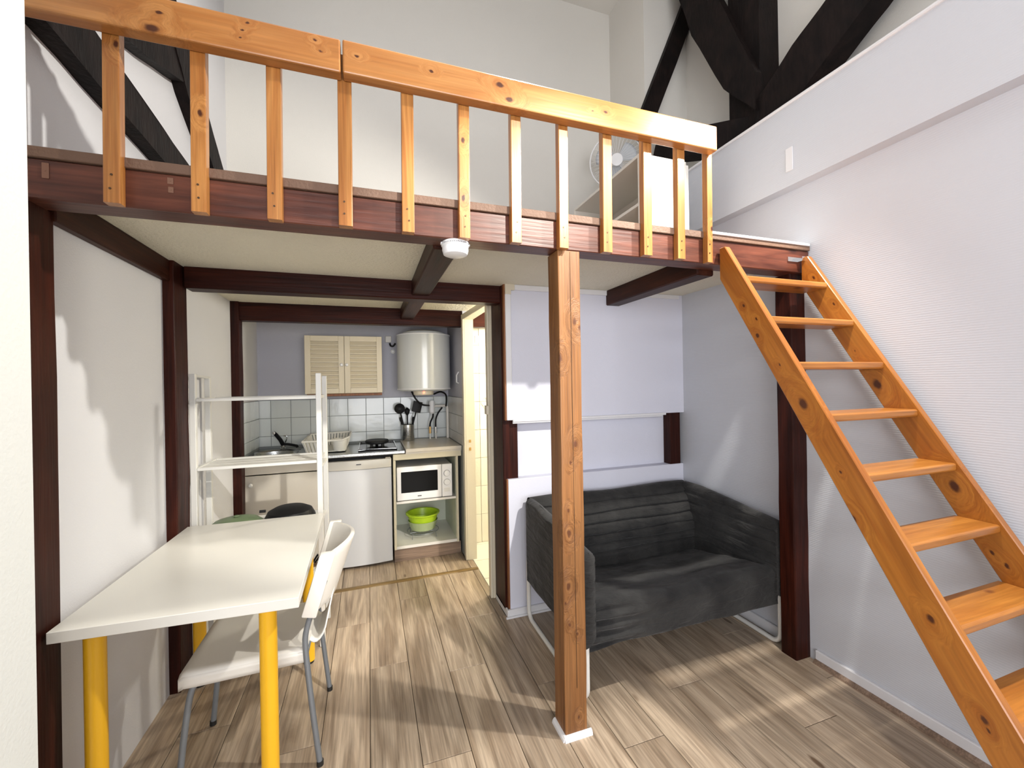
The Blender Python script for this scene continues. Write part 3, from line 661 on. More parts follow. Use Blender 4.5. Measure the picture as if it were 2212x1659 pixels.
for yy, yf_ in ((1.765, 1.756), (2.163, 2.172)):
    lg = MB().tube(chair_leg([(-0.175, yy, 0.70), (-0.228, yy, 0.575), (-0.249, yy, 0.50), (-0.246, yy, 0.43), (-0.226, yf_, 0.22), (-0.203, yf_, 0.014)]), 0.0105, 14).build('leg', 'grey_tube', ch, smooth=True)
    MB().cyl((-0.202, yf_, 0.001), 0.0125, 0.018, 16).build('foot', 'black', lg, smooth=True)
for yy in (1.79, 2.145):
    lg = MB().tube(chair_leg([(-0.26, yy, 0.405), (-0.50, yy, 0.405), (-0.60, yy, 0.408), (-0.622, yy-0.01, 0.37), (-0.643, yy-0.015, 0.20), (-0.66, yy-0.02, 0.014)]), 0.0105, 14).build('leg', 'grey_tube', ch, smooth=True)
    MB().cyl((-0.661, yy-0.02, 0.001), 0.0125, 0.018, 16).build('foot', 'black', lg, smooth=True)
MB().tube([(-0.246, 1.765, 0.425), (-0.246, 2.163, 0.425)], 0.0085, 12).build('crossbar', 'grey_tube', ch, smooth=True)

# ------------------------------------------------------------------ open shelf unit behind the table
sh = thing('shelf_unit', 'open white metal shelf unit with slim square posts behind the table', 'shelf', (-0.565, 2.70, 0))
for (a, b_) in ((-0.872, 2.545), (-0.283, 2.545)):
    MB().box(a, a+0.027, b_, b_+0.027, 0.001, 1.527, 0.002).build('upright', 'white_metal', sh)
for (a, b_) in ((-0.899, 2.84), (-0.281, 2.84)):
    MB().box(a, a+0.027, b_, b_+0.027, 0.001, 1.518, 0.002).build('upright', 'white_metal', sh)
MB().beam((-0.8585, 2.572, 1.517), (-0.8855, 2.840, 1.514), 0.027, 0.012, (0, 0, 1)).build('top_bar', 'white_metal', sh)
MB().beam((-0.2695, 2.572, 1.0), (-0.2675, 2.840, 1.0), 0.02, 0.012, (0, 0, 1)).build('side_bar', 'white_metal', sh)
for zz_ in (1.398, 1.040, 0.682, 0.325):
    s0 = MB().box(-0.845, -0.283, 2.552, 2.576, zz_-0.014, zz_+0.002, 0.0015).box(-0.845, -0.283, 2.838, 2.862, zz_-0.014, zz_+0.002, 0.0015).box(-0.860, -0.845, 2.552, 2.862, zz_-0.014, zz_+0.002).box(-0.283, -0.268, 2.572, 2.84, zz_-0.014, zz_+0.002)
    sf = s0.build('shelf', 'white_metal', sh)
    if zz_ < 1.3:
        for k in range(3): MB().box(-0.845, -0.283, 2.590+k*0.083, 2.590+k*0.083+0.068, zz_-0.010, zz_-0.003).build('slat', 'white_metal', sf)
# pans on its shelves
p1 = thing('frying_pan', 'black frying pan turned upside down on the shelf behind the table', 'pan', (-0.445, 2.705, 0.684))
MB().lathe([(0, 0.076), (0.080, 0.073), (0.115, 0.055), (0.132, 0.022), (0.134, 0.0), (0.128, 0.0), (0.126, 0.022), (0.108, 0.050), (0, 0.068)], (-0.445, 2.705, 0.685), 40).build('bowl', 'black_plastic', p1, smooth=True)
MB().beam((-0.569, 2.70, 0.748), (-0.60, 2.695, 0.750), 0.022, 0.012, (0, 0, 1), bev=0.003).build('handle', 'black_plastic', p1)
p2 = thing('green_pan_lid', 'shallow muted green lid lying on the shelf beside the black pan', 'lid', (-0.735, 2.695, 0.684))
MB().lathe([(0.128, 0.0), (0.130, 0.010), (0.105, 0.030), (0.05, 0.044), (0, 0.048)], (-0.713, 2.70, 0.685), 40).build('dome', 'green_pan', p2, smooth=True)
MB().cyl((-0.713, 2.70, 0.732), 0.015, 0.008, 20, bev=0.003).build('knob', 'green_pan', p2, smooth=True)
p3 = thing('saucepan', 'steel saucepan with black looped handle on a low shelf by the fridge', 'pan', (-0.45, 2.70, 0.327))
MB().lathe([(0, 0.0), (0.085, 0.0), (0.092, 0.008), (0.092, 0.10), (0.089, 0.10), (0.088, 0.010), (0, 0.006)], (-0.45, 2.70, 0.328), 36).build('bowl', 'steel', p3, smooth=True)
MB().tube([(-0.362, 2.68, 0.405), (-0.345, 2.665, 0.42), (-0.325, 2.65, 0.435)], 0.006, 10).build('handle', 'steel', p3, smooth=True)
MB().tube([(-0.331, 2.655, 0.430), (-0.318, 2.642, 0.450), (-0.304, 2.63, 0.474), (-0.296, 2.625, 0.488), (-0.288, 2.622, 0.480), (-0.296, 2.63, 0.462), (-0.312, 2.64, 0.440)], 0.0055, 10).build('grip', 'black_plastic', p3, smooth=True)

# ------------------------------------------------------------------ sofa
so_ = thing('sofa', 'small two-seat sofa with a dark grey fabric cover', 'sofa', (1.5, 2.03, 0))
def wr(p, s=1.0):
    v = noise.noise(Vector((p[0]*4, p[1]*4, p[2]*9)))*0.6 + noise.noise(Vector((p[0]*9, p[1]*9, p[2]*24)))*0.4
    return v*s
SX0, SX1, SY0, SY1 = 0.885, 2.108, 1.655, 2.425
def seam(z, t):
    w_ = 0
    for k, zz in enumerate((0.685, 0.625, 0.565, 0.505, 0.452, 0.402)):
        zc = zz + 0.010*noise.noise(Vector((t*2.3, k*1.7, 0.5)))
        w_ = max(w_, math.exp(-((z-zc)/0.007)**2))
    return w_
def arm(xo, xi, name):
    mb = MB()
    sgn = 1 if xi > xo else -1
    # closed profile round the arm: outer bottom -> over the top -> inner bottom
    def fn(u, v):
        y = SY0 + (SY1-0.06-SY0)*u
        top = 0.685 + 0.065*min(1, u*1.25)
        zbo, zbi = 0.255, 0.30
        hw = abs(xi-xo)/2; xm = (xo+xi)/2
        if v < 0.42: f = v/0.42; x, z = xo, zbo + (top-hw-zbo)*f
        elif v < 0.58: a = (v-0.42)/0.16*PI; x = xm - sgn*hw*math.cos(a); z = top-hw+hw*math.sin(a)
        else: f = (v-0.58)/0.42; x, z = xi, top-hw - (top-hw-zbi)*f
        n_ = wr((x, y, z), 0.010)
        if 0.58 < v: n_ -= 0.009*seam(z, y)
        if 0 < u < 1: x += -sgn*n_ if v < 0.5 else sgn*n_
        return (x, y, z)
    mb.grid(fn, 46, 130)
    # front cap and underside
    def cap(u, v):
        a = fn(0, v*0.5); b_ = fn(0, 1-v*0.5)
        return Vector(a).lerp(Vector(b_), u) + Vector((0, -0.012*math.sin(PI*u), 0))
    mb.grid(cap, 8, 30)
    def under(u, v):
        a = Vector(fn(u, 0)); b_ = Vector(fn(u, 1)); return a.lerp(b_, v)
    mb.grid(under, 20, 2)
    def cap2(u, v):
        a = fn(1, v*0.5); b_ = fn(1, 1-v*0.5); return Vector(a).lerp(Vector(b_), u)
    mb.grid(cap2, 6, 20)
    bmesh.ops.remove_doubles(mb.bm, verts=mb.bm.verts, dist=0.0005)
    bmesh.ops.recalc_face_normals(mb.bm, faces=mb.bm.faces)
    return mb.build(name, 'sofa', so_, smooth=False)
for nm, xo, xi in (('armrest', SX0, SX0+0.062), ('armrest', SX1, SX1-0.062)):
    o = arm(xo, xi, nm); o.data.shade_smooth()
def back_fn(u, v):
    x = SX0+0.03 + (SX1-SX0-0.06)*u
    # v: outside bottom -> top -> inside -> seat level
    top = 0.748 + 0.006*math.sin(u*9)
    if v < 0.3: f = v/0.3; y, z = 2.428, 0.27+(top-0.035-0.27)*f
    elif v < 0.42: a = (v-0.3)/0.12*PI; y = 2.393+0.035*math.cos(a); z = top-0.035+0.035*math.sin(a)
    else: f = (v-0.42)/0.58; y = 2.358-0.10*f-0.035*math.sin(PI*f); z = top-0.035 - 0.39*f
    n_ = wr((x, y*0.3, z), 0.010)
    if v > 0.42: n_ += 0.010 - 0.022*seam(z, x) + 0.005*noise.noise(Vector((x*22, 0, z*16)))
    return (x, y - n_, z)
bb = MB().grid(back_fn, 90, 170); bmesh.ops.recalc_face_normals(bb.bm, faces=bb.bm.faces)
bb.build('backrest', 'sofa', so_, smooth=False).data.shade_smooth()
def seat_fn(u, v):
    x = SX0+0.03 + (SX1-SX0-0.06)*u
    # v: back of the seat -> front edge -> front face -> underside
    sag = 0.035*math.sin(PI*u)
    if v < 0.62: f = v/0.62; y = 2.30-0.58*f; z = 0.325 + 0.115*f**1.3 - sag*(1-f)*0.5 - 0.01*math.sin(PI*u)
    elif v < 0.74: a = (v-0.62)/0.12*PI/2; y = 1.72-0.055*math.sin(a); z = 0.385+0.055*math.cos(a) - 0.01*math.sin(PI*u)
    elif v < 0.93: f = (v-0.74)/0.19; y = 1.665 + 0.012*f; z = 0.385-0.155*f - 0.01*math.sin(PI*u)*(1-f)
    else: f = (v-0.93)/0.07; y = 1.677+0.6*f; z = 0.23+0.015*f
    n_ = noise.noise(Vector((x*3.2, y*9+z*3, 2)))*0.016 + noise.noise(Vector((x*7, y*16, 5+z*16)))*0.008
    fold = 0.012*math.exp(-((u-0.08)/0.13)**2)*math.sin(z*120 + 5*u) if 0.6 < v < 0.95 else 0
    return (x, y - (fold+n_ if v > 0.62 else 0), z + (n_ if v < 0.74 else 0))
sb_ = MB().grid(seat_fn, 90, 110); bmesh.ops.recalc_face_normals(sb_.bm, faces=sb_.bm.faces)
sb_.build('seat', 'sofa', so_, smooth=False).data.shade_smooth()
def loop(x):
    y0, y1, zt, zb, rr = 1.672, 2.395, 0.40, 0.014, 0.055
    pts = []
    for (cx_, cz_, a0) in ((y1-rr, zt-rr, 0), (y0+rr, zt-rr, 90), (y0+rr, zb+rr, 180), (y1-rr, zb+rr, 270)):
        for k in range(7):
            a = math.radians(a0+k*15); pts.append((x, cx_+rr*math.cos(a), cz_+rr*math.sin(a)))
    return pts
for x_ in (0.906, 2.088): MB().tube(loop(x_), 0.0125, 12, closed=True).build('side_frame', 'white_metal', so_, smooth=True)
MB().tube([(0.906, 2.37, 0.30), (2.088, 2.37, 0.30)], 0.011, 10).build('crossbar', 'white_metal', so_, smooth=True)

# ------------------------------------------------------------------ kitchen
# sink cabinet
sc = thing('sink_cabinet', 'white sink base cabinet left of the fridge, one door', 'cabinet', (-0.60, 3.8, 0))
MB().box(-0.905, -0.885, 3.55, 4.12, 0.001, 0.885).box(-0.355, -0.337, 3.55, 4.12, 0.001, 0.885).box(-0.885, -0.355, 4.10, 4.12, 0.1, 0.885).box(-0.885, -0.355, 3.55, 4.10, 0.10, 0.116).build('body', 'white_lam', sc)
MB().box(-0.905, -0.337, 3.532, 3.55, 0.805, 0.886, 0.002).build('front_rail', 'door_white', sc)
dr = MB().box(-0.880, -0.340, 3.530, 3.549, 0.10, 0.797, 0.002).build('door', 'door_white', sc)
MB().lathe([(0.006, 0), (0.006, -0.014), (0.014, -0.018), (0.016, -0.026), (0.010, -0.032), (0, -0.033)], (-0.835, 3.530, 0.735), 24, 'Y').build('knob', 'white_metal', dr, smooth=True)
MB().box(-0.90, -0.34, 3.60, 3.62, 0.001, 0.10).build('plinth', 'plinth', sc)
# stainless top with sink bowl and hob
st = thing('steel_sink_top', 'stainless steel kitchen top with round-cornered sink bowl', 'sink', (-0.33, 3.82, 0.888))
z0, z1 = 0.892, 0.917
MB().box(-0.915, -0.905, 3.52, 4.13, z0, z1).box(-0.905, -0.565, 3.52, 3.60, z0, z1, 0.002).box(-0.905, -0.565, 4.03, 4.13, z0, z1, 0.002).box(-0.565, 0.268, 3.52, 4.13, z0, z1, 0.003).build('top', 'steel', st)
MB().lathe([(0.215, 0.0), (0.205, -0.01), (0.195, -0.11), (0.17, -0.135), (0.02, -0.14), (0, -0.14)], (-0.735, 3.815, 0.916), 44).build('bowl', 'steel', st, smooth=True)
MB().lathe([(0.213, 0.0), (0.222, 0.003), (0.235, 0.002), (0.30, 0.0005)], (-0.735, 3.815, 0.9172), 44).bm.free()
fc = thing('tap', 'black and chrome mixer tap standing behind the sink bowl', 'tap', (-0.715, 4.06, 0.917))
MB().lathe([(0, 0), (0.024, 0), (0.024, 0.008), (0.018, 0.012), (0.018, 0.055), (0, 0.058)], (-0.715, 4.06, 0.918), 24).build('body', 'chrome', fc, smooth=True)
MB().tube([(-0.715, 4.055, 0.955), (-0.73, 4.03, 1.0), (-0.755, 3.99, 1.05), (-0.766, 3.97, 1.07)], [0.017, 0.016, 0.015, 0.013], 14).build('lever', 'black_plastic', fc, smooth=True)
MB().lathe([(0, 0.0), (0.012, 0.001), (0.012, 0.004), (0, 0.006)], (-0.766, 3.955, 1.068), 16, 'Y').build('cap', 'chrome', fc, smooth=True)
MB().tube([(-0.705, 4.05, 0.960), (-0.66, 3.98, 0.965), (-0.585, 3.90, 0.958), (-0.580, 3.895, 0.948)], 0.011, 12).build('spout', 'black_plastic', fc, smooth=True)
MB().tube([(-0.70, 4.07, 0.972), (-0.685, 4.07, 1.01), (-0.69, 4.07, 1.03), (-0.71, 4.07, 1.03)], 0.006, 10).build('hose_guide', 'chrome', fc, smooth=True)
# dish rack
rk = thing('dish_rack', 'cream white plastic dish rack standing on the steel top', 'dish rack', (-0.335, 3.84, 0.918))
rx0, rx1, ry0, ry1 = -0.505, -0.165, 3.625, 4.07
rb = MB()
rb.tube([(rx0, ry0, 1.018), (rx1-0.05, ry0, 1.018), (rx1, ry0+0.03, 1.035), (rx1, ry1, 1.035), (rx0, ry1, 1.030)], 0.008, 8, closed=True)
rb.build('rim', 'rack_plastic', rk, smooth=True)
MB().box(rx0+0.03, rx1-0.03, ry0+0.025, ry1-0.03, 0.925, 0.931, 0.002).build('tray', 'rack_plastic', rk)
def rackslat(p, q_):
    return MB().beam(p, q_, 0.016, 0.004, (p[0]-(-0.335), p[1]-3.85, 0)).build('slat', 'rack_plastic', rk)
for k in range(7):
    f = k/7; rackslat((rx0+0.03+f*0.17, ry0+0.022, 0.928), (rx0+0.006+f*0.19, ry0, 1.016))
for k in range(14):
    f = k/13; rackslat((rx0+0.03+f*0.28, ry1-0.03, 0.928), (rx0+0.006+f*0.328, ry1, 1.030))
for k in range(12):
    f = k/11; rackslat((rx0+0.03, ry0+0.03+f*0.38, 0.928), (rx0, ry0+0.01+f*0.42, 1.018)); rackslat((rx1-0.03, ry0+0.12+f*0.28, 0.928), (rx1, ry0+0.12+f*0.32, 1.034))
MB().lathe([(0, 0.0), (0.045, 0.0), (0.052, 0.01), (0.062, 0.098), (0.058, 0.098), (0.048, 0.014), (0, 0.006)], (-0.235, 3.69, 0.925), 28).build('cutlery_cup', 'rack_plastic', rk, smooth=True)
# hob
hb = thing('hob', 'single black hotplate on a steel frame set in the steel top', 'hob', (0.06, 3.85, 0.918))
MB().box(-0.095, 0.212, 3.60, 4.05, 0.918, 0.926, 0.002).build('base', 'black_gloss', hb)
MB().tube([(-0.090, 3.605, 0.932), (0.207, 3.605, 0.932), (0.207, 4.045, 0.932), (-0.090, 4.045, 0.932)], 0.005, 8, closed=True).build('frame', 'chrome', hb, smooth=True)
MB().lathe([(0, 0.0), (0.088, 0.0), (0.098, 0.008), (0.100, 0.022), (0.094, 0.030), (0.060, 0.027), (0.020, 0.029), (0, 0.029)], (0.056, 3.86, 0.945), 40).build('hotplate', 'iron', hb, smooth=True)
for (a, b_) in ((0.01, 3.80), (0.10, 3.80), (0.055, 3.94)): MB().cyl((a, b_, 0.925), 0.013, 0.022, 14).build('support', 'iron', hb, smooth=True)
# fridge
fr = thing('fridge', 'small grey-white undercounter fridge beside the microwave shelf', 'fridge', (-0.08, 3.82, 0))
MB().box(-0.325, 0.158, 3.585, 4.10, 0.015, 0.85, 0.006, 2).build('body', 'fridge', fr)
def dpt(bulge):
    pts = [(-0.325, 3.583), (0.160, 3.583)]
    for k in range(17):
        f = 1-k/16; pts.append((-0.325+0.485*f, 3.545-bulge*math.sin(PI*f)))
    return pts
MB().prism(dpt(0.022), 'Z', 0.022, 0.785, 0.003).build('door', 'fridge', fr, smooth=True)
MB().prism([(a, b_ if i < 2 else b_-0.004) for i, (a, b_) in enumerate(dpt(0.022))], 'Z', 0.787, 0.858, 0.004, 2).build('handle_strip', 'fridge_top', fr, smooth=True)
MB().box(-0.108, -0.072, 3.512, 3.5225, 0.826, 0.832).build('badge', 'print_grey', fr)
MB().box(0.115, 0.155, 3.555, 3.60, 0.858, 0.864).build('hinge', 'cream', fr)
MB().box(-0.31, 0.15, 3.62, 3.64, 0.001, 0.02).build('kickplate', 'black', fr)
MB().box(-0.330, 0.172, 3.60, 4.10, 0.866, 0.886).build('gap_board', 'dark_gap', fr)
# open base unit
ou = thing('open_base_unit', 'open white kitchen base unit right of fridge, two compartments', 'cabinet', (0.455, 3.8, 0))
MB().box(0.173, 0.191, 3.53, 4.10, 0.105, 0.8375, 0.001).build('side_panel', 'counter_edge', ou)
MB().box(0.690, 0.708, 3.53, 4.10, 0.105, 0.8375, 0.001).build('side_panel', 'counter_edge', ou)
MB().box(0.192, 0.194, 3.55, 4.09, 0.131, 0.83).box(0.687, 0.6895, 3.55, 4.09, 0.131, 0.83).box(0.192, 0.69, 4.086, 4.10, 0.13, 0.834).build('lining', 'pale_green', ou)
MB().box(0.173, 0.735, 3.528, 4.12, 0.838, 0.886, 0.002).build('top_panel', 'counter_edge', ou)
MB().box(0.194, 0.687, 3.536, 4.085, 0.476, 0.494, 0.001).build('shelf', 'white_lam', ou)
MB().box(0.191, 0.690, 3.532, 4.09, 0.107, 0.131, 0.001).build('bottom_panel', 'white_lam', ou)
MB().box(0.173, 0.725, 3.548, 3.566, 0.001, 0.105, 0.001).build('plinth', 'plinth', ou)
MB().box(0.709, 0.727, 3.60, 4.10, 0.105, 0.838).build('filler', 'dark_gap', ou)
wt = tag(MB().box(0.272, 0.735, 3.498, 4.132, 0.900, 0.930, 0.003).box(0.272, 0.735, 3.51, 4.132, 0.886, 0.900).build('worktop', 'counter', loc=(0.5, 3.8, 0.886)), 'cream worktop to the right of the steel sink top', 'worktop')
# microwave
mw = thing('microwave', 'white microwave oven in the upper compartment of the open unit', 'microwave', (0.42, 3.72, 0.495))
MB().box(0.203, 0.655, 3.560, 3.90, 0.503, 0.772, 0.006, 2).build('body', 'fridge', mw)
MB().box(0.200, 0.567, 3.540, 3.560, 0.500, 0.775, 0.005, 2).build('door', 'bulb_white', mw)
MB().box(0.570, 0.657, 3.540, 3.560, 0.500, 0.775, 0.005, 2).build('control_panel', 'bulb_white', mw)
MB().box(0.234, 0.534, 3.5375, 3.541, 0.562, 0.734, 0.001).build('window', 'black_gloss', mw)
MB().box(0.366, 0.398, 3.5385, 3.541, 0.524, 0.532).build('badge', 'print_grey', mw)
for zz_ in (0.697, 0.622):
    kn = MB().lathe([(0.027, 0), (0.027, -0.004), (0.0235, -0.010), (0.0235, -0.014), (0, -0.015)], (0.612, 3.541, zz_), 30, 'Y').build('knob', 'bulb_white', mw, smooth=True)
    MB().tube([(0.612+0.027*math.cos(k*PI/12), 3.5395, zz_+0.027*math.sin(k*PI/12)) for k in range(24)], 0.0013, 6, closed=True).build('ring', 'print_grey', kn)
MB().box(0.588, 0.636, 3.5385, 3.541, 0.540, 0.572, 0.001).build('button', 'white_metal', mw)
for (a, b_) in ((0.23, 3.59), (0.63, 3.59), (0.23, 3.87), (0.63, 3.87)): MB().cyl((a, b_, 0.4945), 0.01, 0.01, 12).build('foot', 'black', mw)
# bowls in lower compartment
bc = (0.428, 3.74)
rkk = thing('wire_trivet', 'small dark wire stand under the green colander', 'trivet', (bc[0], bc[1], 0.132))
MB().tube([(bc[0]+0.135*math.cos(k*PI/16), bc[1]+0.135*math.sin(k*PI/16), 0.178) for k in range(32)], 0.0025, 6, closed=True).build('ring', 'grey_tube', rkk)
for k in range(4):
    a = PI/4+k*PI/2; c_, s_ = math.cos(a), math.sin(a)
    MB().tube([(bc[0]+0.135*c_, bc[1]+0.135*s_, 0.178), (bc[0]+0.14*c_, bc[1]+0.14*s_, 0.155), (bc[0]+0.145*c_, bc[1]+0.145*s_, 0.134)], 0.0025, 6).build('leg', 'grey_tube', rkk)
MB().tube([(bc[0]-0.12, bc[1]-0.06, 0.178), (bc[0]+0.12, bc[1]-0.06, 0.178)], 0.0022, 6).tube([(bc[0]-0.12, bc[1]+0.06, 0.178), (bc[0]+0.12, bc[1]+0.06, 0.178)], 0.0022, 6).build('bar', 'grey_tube', rkk)
sbw = MB().lathe([(0, 0.0), (0.085, 0.0), (0.105, 0.012), (0.128, 0.085), (0.125, 0.085), (0.100, 0.014), (0, 0.005)], (bc[0], bc[1], 0.182), 44)
tag(sbw.build('salad_bowl', 'lime_clear', loc=(bc[0], bc[1], 0.182), smooth=True), 'pale translucent green bowl under the lime colander', 'bowl')
cl = thing('colander', 'lime green plastic colander stacked in the lower compartment', 'colander', (bc[0], bc[1], 0.20))
MB().lathe([(0, 0.0), (0.08, 0.0), (0.100, 0.012), (0.132, 0.122), (0.146, 0.128), (0.146, 0.136), (0.130, 0.134), (0.094, 0.016), (0, 0.006)], (bc[0], bc[1], 0.196), 44).build('bowl', 'lime', cl, smooth=True)
hm = MB()
for k in range(9): hm.cyl((bc[0]-0.03+0.03*(k % 3), bc[1]-0.03+0.03*(k//3), 0.2025), 0.004, 0.001, 8)
hm.build('drain_hole', 'print_grey', cl)
# wall cupboard with louvred doors
wc = thing('wall_cupboard', 'cream wall cupboard with two louvred doors above the sink', 'cupboard', (-0.20, 3.99, 1.375))
MB().box(-0.508, 0.106, 3.888, 4.138, 1.388, 1.882, 0.002).build('body', 'cab_door', wc)
MB().box(-0.500, 0.106, 3.880, 4.138, 1.366, 1.388, 0.003).build('bottom_rail', 'wood_edge', wc)
for (a, b_, kx) in ((-0.511, -0.203, -0.222), (-0.199, 0.109, -0.180)):
    fw = 0.045
    d_ = MB().box(a, a+fw, 3.866, 3.886, 1.390, 1.884, 0.002).box(b_-fw, b_, 3.866, 3.886, 1.390, 1.884, 0.002).box(a+fw, b_-fw, 3.866, 3.886, 1.390, 1.436, 0.002).box(a+fw, b_-fw, 3.866, 3.886, 1.838, 1.884, 0.002).build('door', 'cab_door', wc)
    for k in range(11):
        zz_ = 1.437 + k*0.0364
        MB().prism([(3.880, zz_), (3.864, zz_+0.001), (3.864, zz_+0.007), (3.879, zz_+0.0325)], 'X', a+fw, b_-fw).build('slat', 'cab_door', d_)
    MB().lathe([(0.005, 0), (0.005, -0.010), (0.013, -0.015), (0.014, -0.022), (0.008, -0.029), (0, -0.030)], (kx, 3.866, 1.635), 20, 'Y').build('knob', 'bulb_white', d_, smooth=True)
# water heater
wh = thing('water_heater', 'white cylindrical water heater hanging in the kitchen corner', 'water heater', (0.476, 3.89, 1.33))
hc = (0.478, 3.892, 1.405)
MB().lathe([(0.0, -0.012), (0.09, -0.012), (0.205, -0.008), (0.230, 0.0), (0.238, 0.010), (0.238, 0.492), (0.231, 0.500), (0.19, 0.508), (0.188, 0.520), (0.15, 0.537), (0.0, 0.543)], hc, 64).build('tank', 'heater', wh, smooth=True)
MB().lathe([(0.238, 0.490), (0.2405, 0.491), (0.2405, 0.499), (0.236, 0.501)], hc, 64).lathe([(0.236, 0.004), (0.2400, 0.006), (0.2400, 0.014), (0.238, 0.016)], hc, 64).build('seam', 'bulb_white', wh, smooth=True)
MB().lathe([(0, -0.045), (0.080, -0.045), (0.088, -0.038), (0.088, -0.008), (0.0, -0.008)], (0.460, 3.80, 1.405), 36).build('control_cap', 'cream', wh, smooth=True)
MB().lathe([(0, -0.006), (0.006, -0.004), (0.007, 0.0)], (0.452, 3.711, 1.383), 14, 'Y').build('indicator_lamp', 'red_led', wh, smooth=True)
MB().box(0.28, 0.68, 4.12, 4.14, 1.45, 1.82).build('bracket', 'white_metal', wh)
MB().tube(chair_leg([(0.36, 3.84, 1.392), (0.385, 3.80, 1.33), (0.44, 3.84, 1.27), (0.53, 3.98, 1.255)]), 0.008, 10).build('cable', 'black_plastic', wh, smooth=True)
MB().tube(chair_leg([(0.56, 3.86, 1.365), (0.63, 3.92, 1.39), (0.70, 4.00, 1.36), (0.705, 4.03, 1.28), (0.70, 4.04, 1.24)]), 0.008, 10).build('hose', 'black_plastic', wh, smooth=True)
MB().tube(chair_leg([(0.575, 4.02, 1.20), (0.572, 4.03, 1.14), (0.548, 4.05, 1.09), (0.545, 4.05, 1.05)]), 0.008, 10).build('hose', 'black_plastic', wh, smooth=True)
MB().tube(chair_leg([(0.665, 4.04, 1.23), (0.625, 4.05, 1.18), (0.60, 4.05, 1.12), (0.600, 4.05, 1.045)]), 0.008, 10).build('hose', 'black_plastic', wh, smooth=True)
MB().cyl((0.546, 4.05, 0.985), 0.012, 0.065, 14).build('valve', 'brass', wh, smooth=True)
MB().cyl((0.601, 4.05, 0.985), 0.011, 0.060, 14).build('valve', 'chrome', wh, smooth=True)
MB().cyl((0.546, 4.05, 0.931), 0.008, 0.055, 12).build('pipe', 'white_metal', wh, smooth=True)
MB().cyl((0.601, 4.05, 0.931), 0.008, 0.055, 12).build('pipe', 'white_metal', wh, smooth=True)
MB().lathe([(0, 0), (0.014, 0), (0.026, 0.015), (0.028, 0.10), (0.022, 0.125), (0, 0.125)], (0.563, 4.02, 1.175), 20).build('safety_group', 'bulb_white', wh, smooth=True)
MB().tube([(0.575, 4.06, 1.246), (0.70, 4.06, 1.246), (0.716, 4.06, 1.235), (0.718, 4.06, 1.20), (0.718, 4.06, 0.932)], 0.013, 12).build('drain_pipe', 'white_plastic', wh, smooth=True)
jb = thing('junction_box', 'small white junction box with black cable left of the water heater', 'socket', (0.185, 4.13, 1.80))
MB().box(0.15, 0.205, 4.115, 4.149, 1.86, 1.92, 0.004).build('cover', 'white_plastic', jb)
MB().tube(chair_leg([(0.19, 4.11, 1.85), (0.195, 4.10, 1.825), (0.22, 4.10, 1.82), (0.24, 4.10, 1.85)]), 0.008, 10).build('cable', 'black_plastic', jb, smooth=True)
MB().lathe([(0.0, 0), (0.02, 0), (0.02, -0.012), (0.010, -0.015), (0.008, -0.008), (0, -0.008)], (0.218, 4.148, 1.775), 20, 'Y').build('wall_ring', 'bulb_white', jb, smooth=True)
hk = MB().tube([(0.740, 3.60, 1.56), (0.722, 3.60, 1.53), (0.722, 3.60, 1.47), (0.740, 3.60, 1.46)], 0.006, 8)
tag(hk.build('wall_hook', 'bulb_white', loc=(0.735, 3.6, 1.5), smooth=True), 'slim white hook on kitchen side wall right of heater', 'hook')
# utensils
uc = thing('utensil_holder', 'perforated steel utensil cup standing on the worktop', 'utensil holder', (0.337, 4.03, 0.931))
MB().lathe([(0, 0.0), (0.056, 0.0), (0.058, 0.004), (0.058, 0.150), (0.055, 0.150), (0.055, 0.006), (0, 0.004)], (0.337, 4.03, 0.9315), 36).build('cup', 'steel', uc, smooth=True)
hm = MB()
for r_ in range(7):
    for k in range(-4, 5):
        a = -PI/2 - 0.25 + k*0.17
        hm.cyl((0.337+0.0584*math.cos(a), 4.03+0.0584*math.sin(a), 0.960+r_*0.015), 0.0032, 0.0004, 6, 'Y')
hm.build('perforation', 'print_grey', uc)
UT = [('ladle', 'black ladle leaning left in the steel cup', (0.325, 4.015), (0.262, 4.01, 1.235), 'round'),
      ('spatula', 'black slotted spatula leaning right in the steel cup', (0.35, 4.03), (0.425, 4.02, 1.25), 'flat'),
      ('cooking_spoon', 'black cooking spoon upright in middle of the steel cup', (0.337, 4.045), (0.335, 4.06, 1.22), 'oval'),
      ('cooking_tool', 'black tool handle leaning far left in the steel cup', (0.315, 4.055), (0.270, 4.065, 1.15), 'stick'),
      ('cooking_tool', 'black handled tool leaning far right in the steel cup', (0.355, 4.05), (0.392, 4.06, 1.15), 'stick')]
for nm, lab, (bx0, by0), tip, kind in UT:
    u_ = thing(nm, lab, 'utensil', (bx0, by0, 0.94))
    p0 = Vector((bx0, by0, 0.94)); p1 = Vector(tip); d_ = (p1-p0).normalized()
    MB().tube([p0, p0.lerp(p1, 0.6), p0.lerp(p1, 0.85)], [0.005, 0.006, 0.007], 8).build('handle', 'black_plastic', u_, smooth=True)
    hd = MB()
    if kind == 'flat': hd.beam(p0.lerp(p1, 0.82), p1+d_*0.045, 0.085, 0.005, (0, -1, 0), bev=0.002)
    elif kind == 'round': hd.lathe([(0, 0.022), (0.025, 0.018), (0.048, 0.0), (0.046, -0.004), (0.02, 0.010), (0, 0.014)], (p1.x, p1.y-0.02, p1.z), 24, 'Y')
    elif kind == 'oval': hd.tube([p0.lerp(p1, 0.8), p0.lerp(p1, 0.88), p0.lerp(p1, 0.97), p1, p1+d_*0.02], [0.006, 0.02, 0.027, 0.024, 0.006], 12)
    else: hd.tube([p0.lerp(p1, 0.8), p0.lerp(p1, 0.9), p1], [0.009, 0.011, 0.008], 10)
    hd.build('head', 'black_plastic', u_, smooth=True)

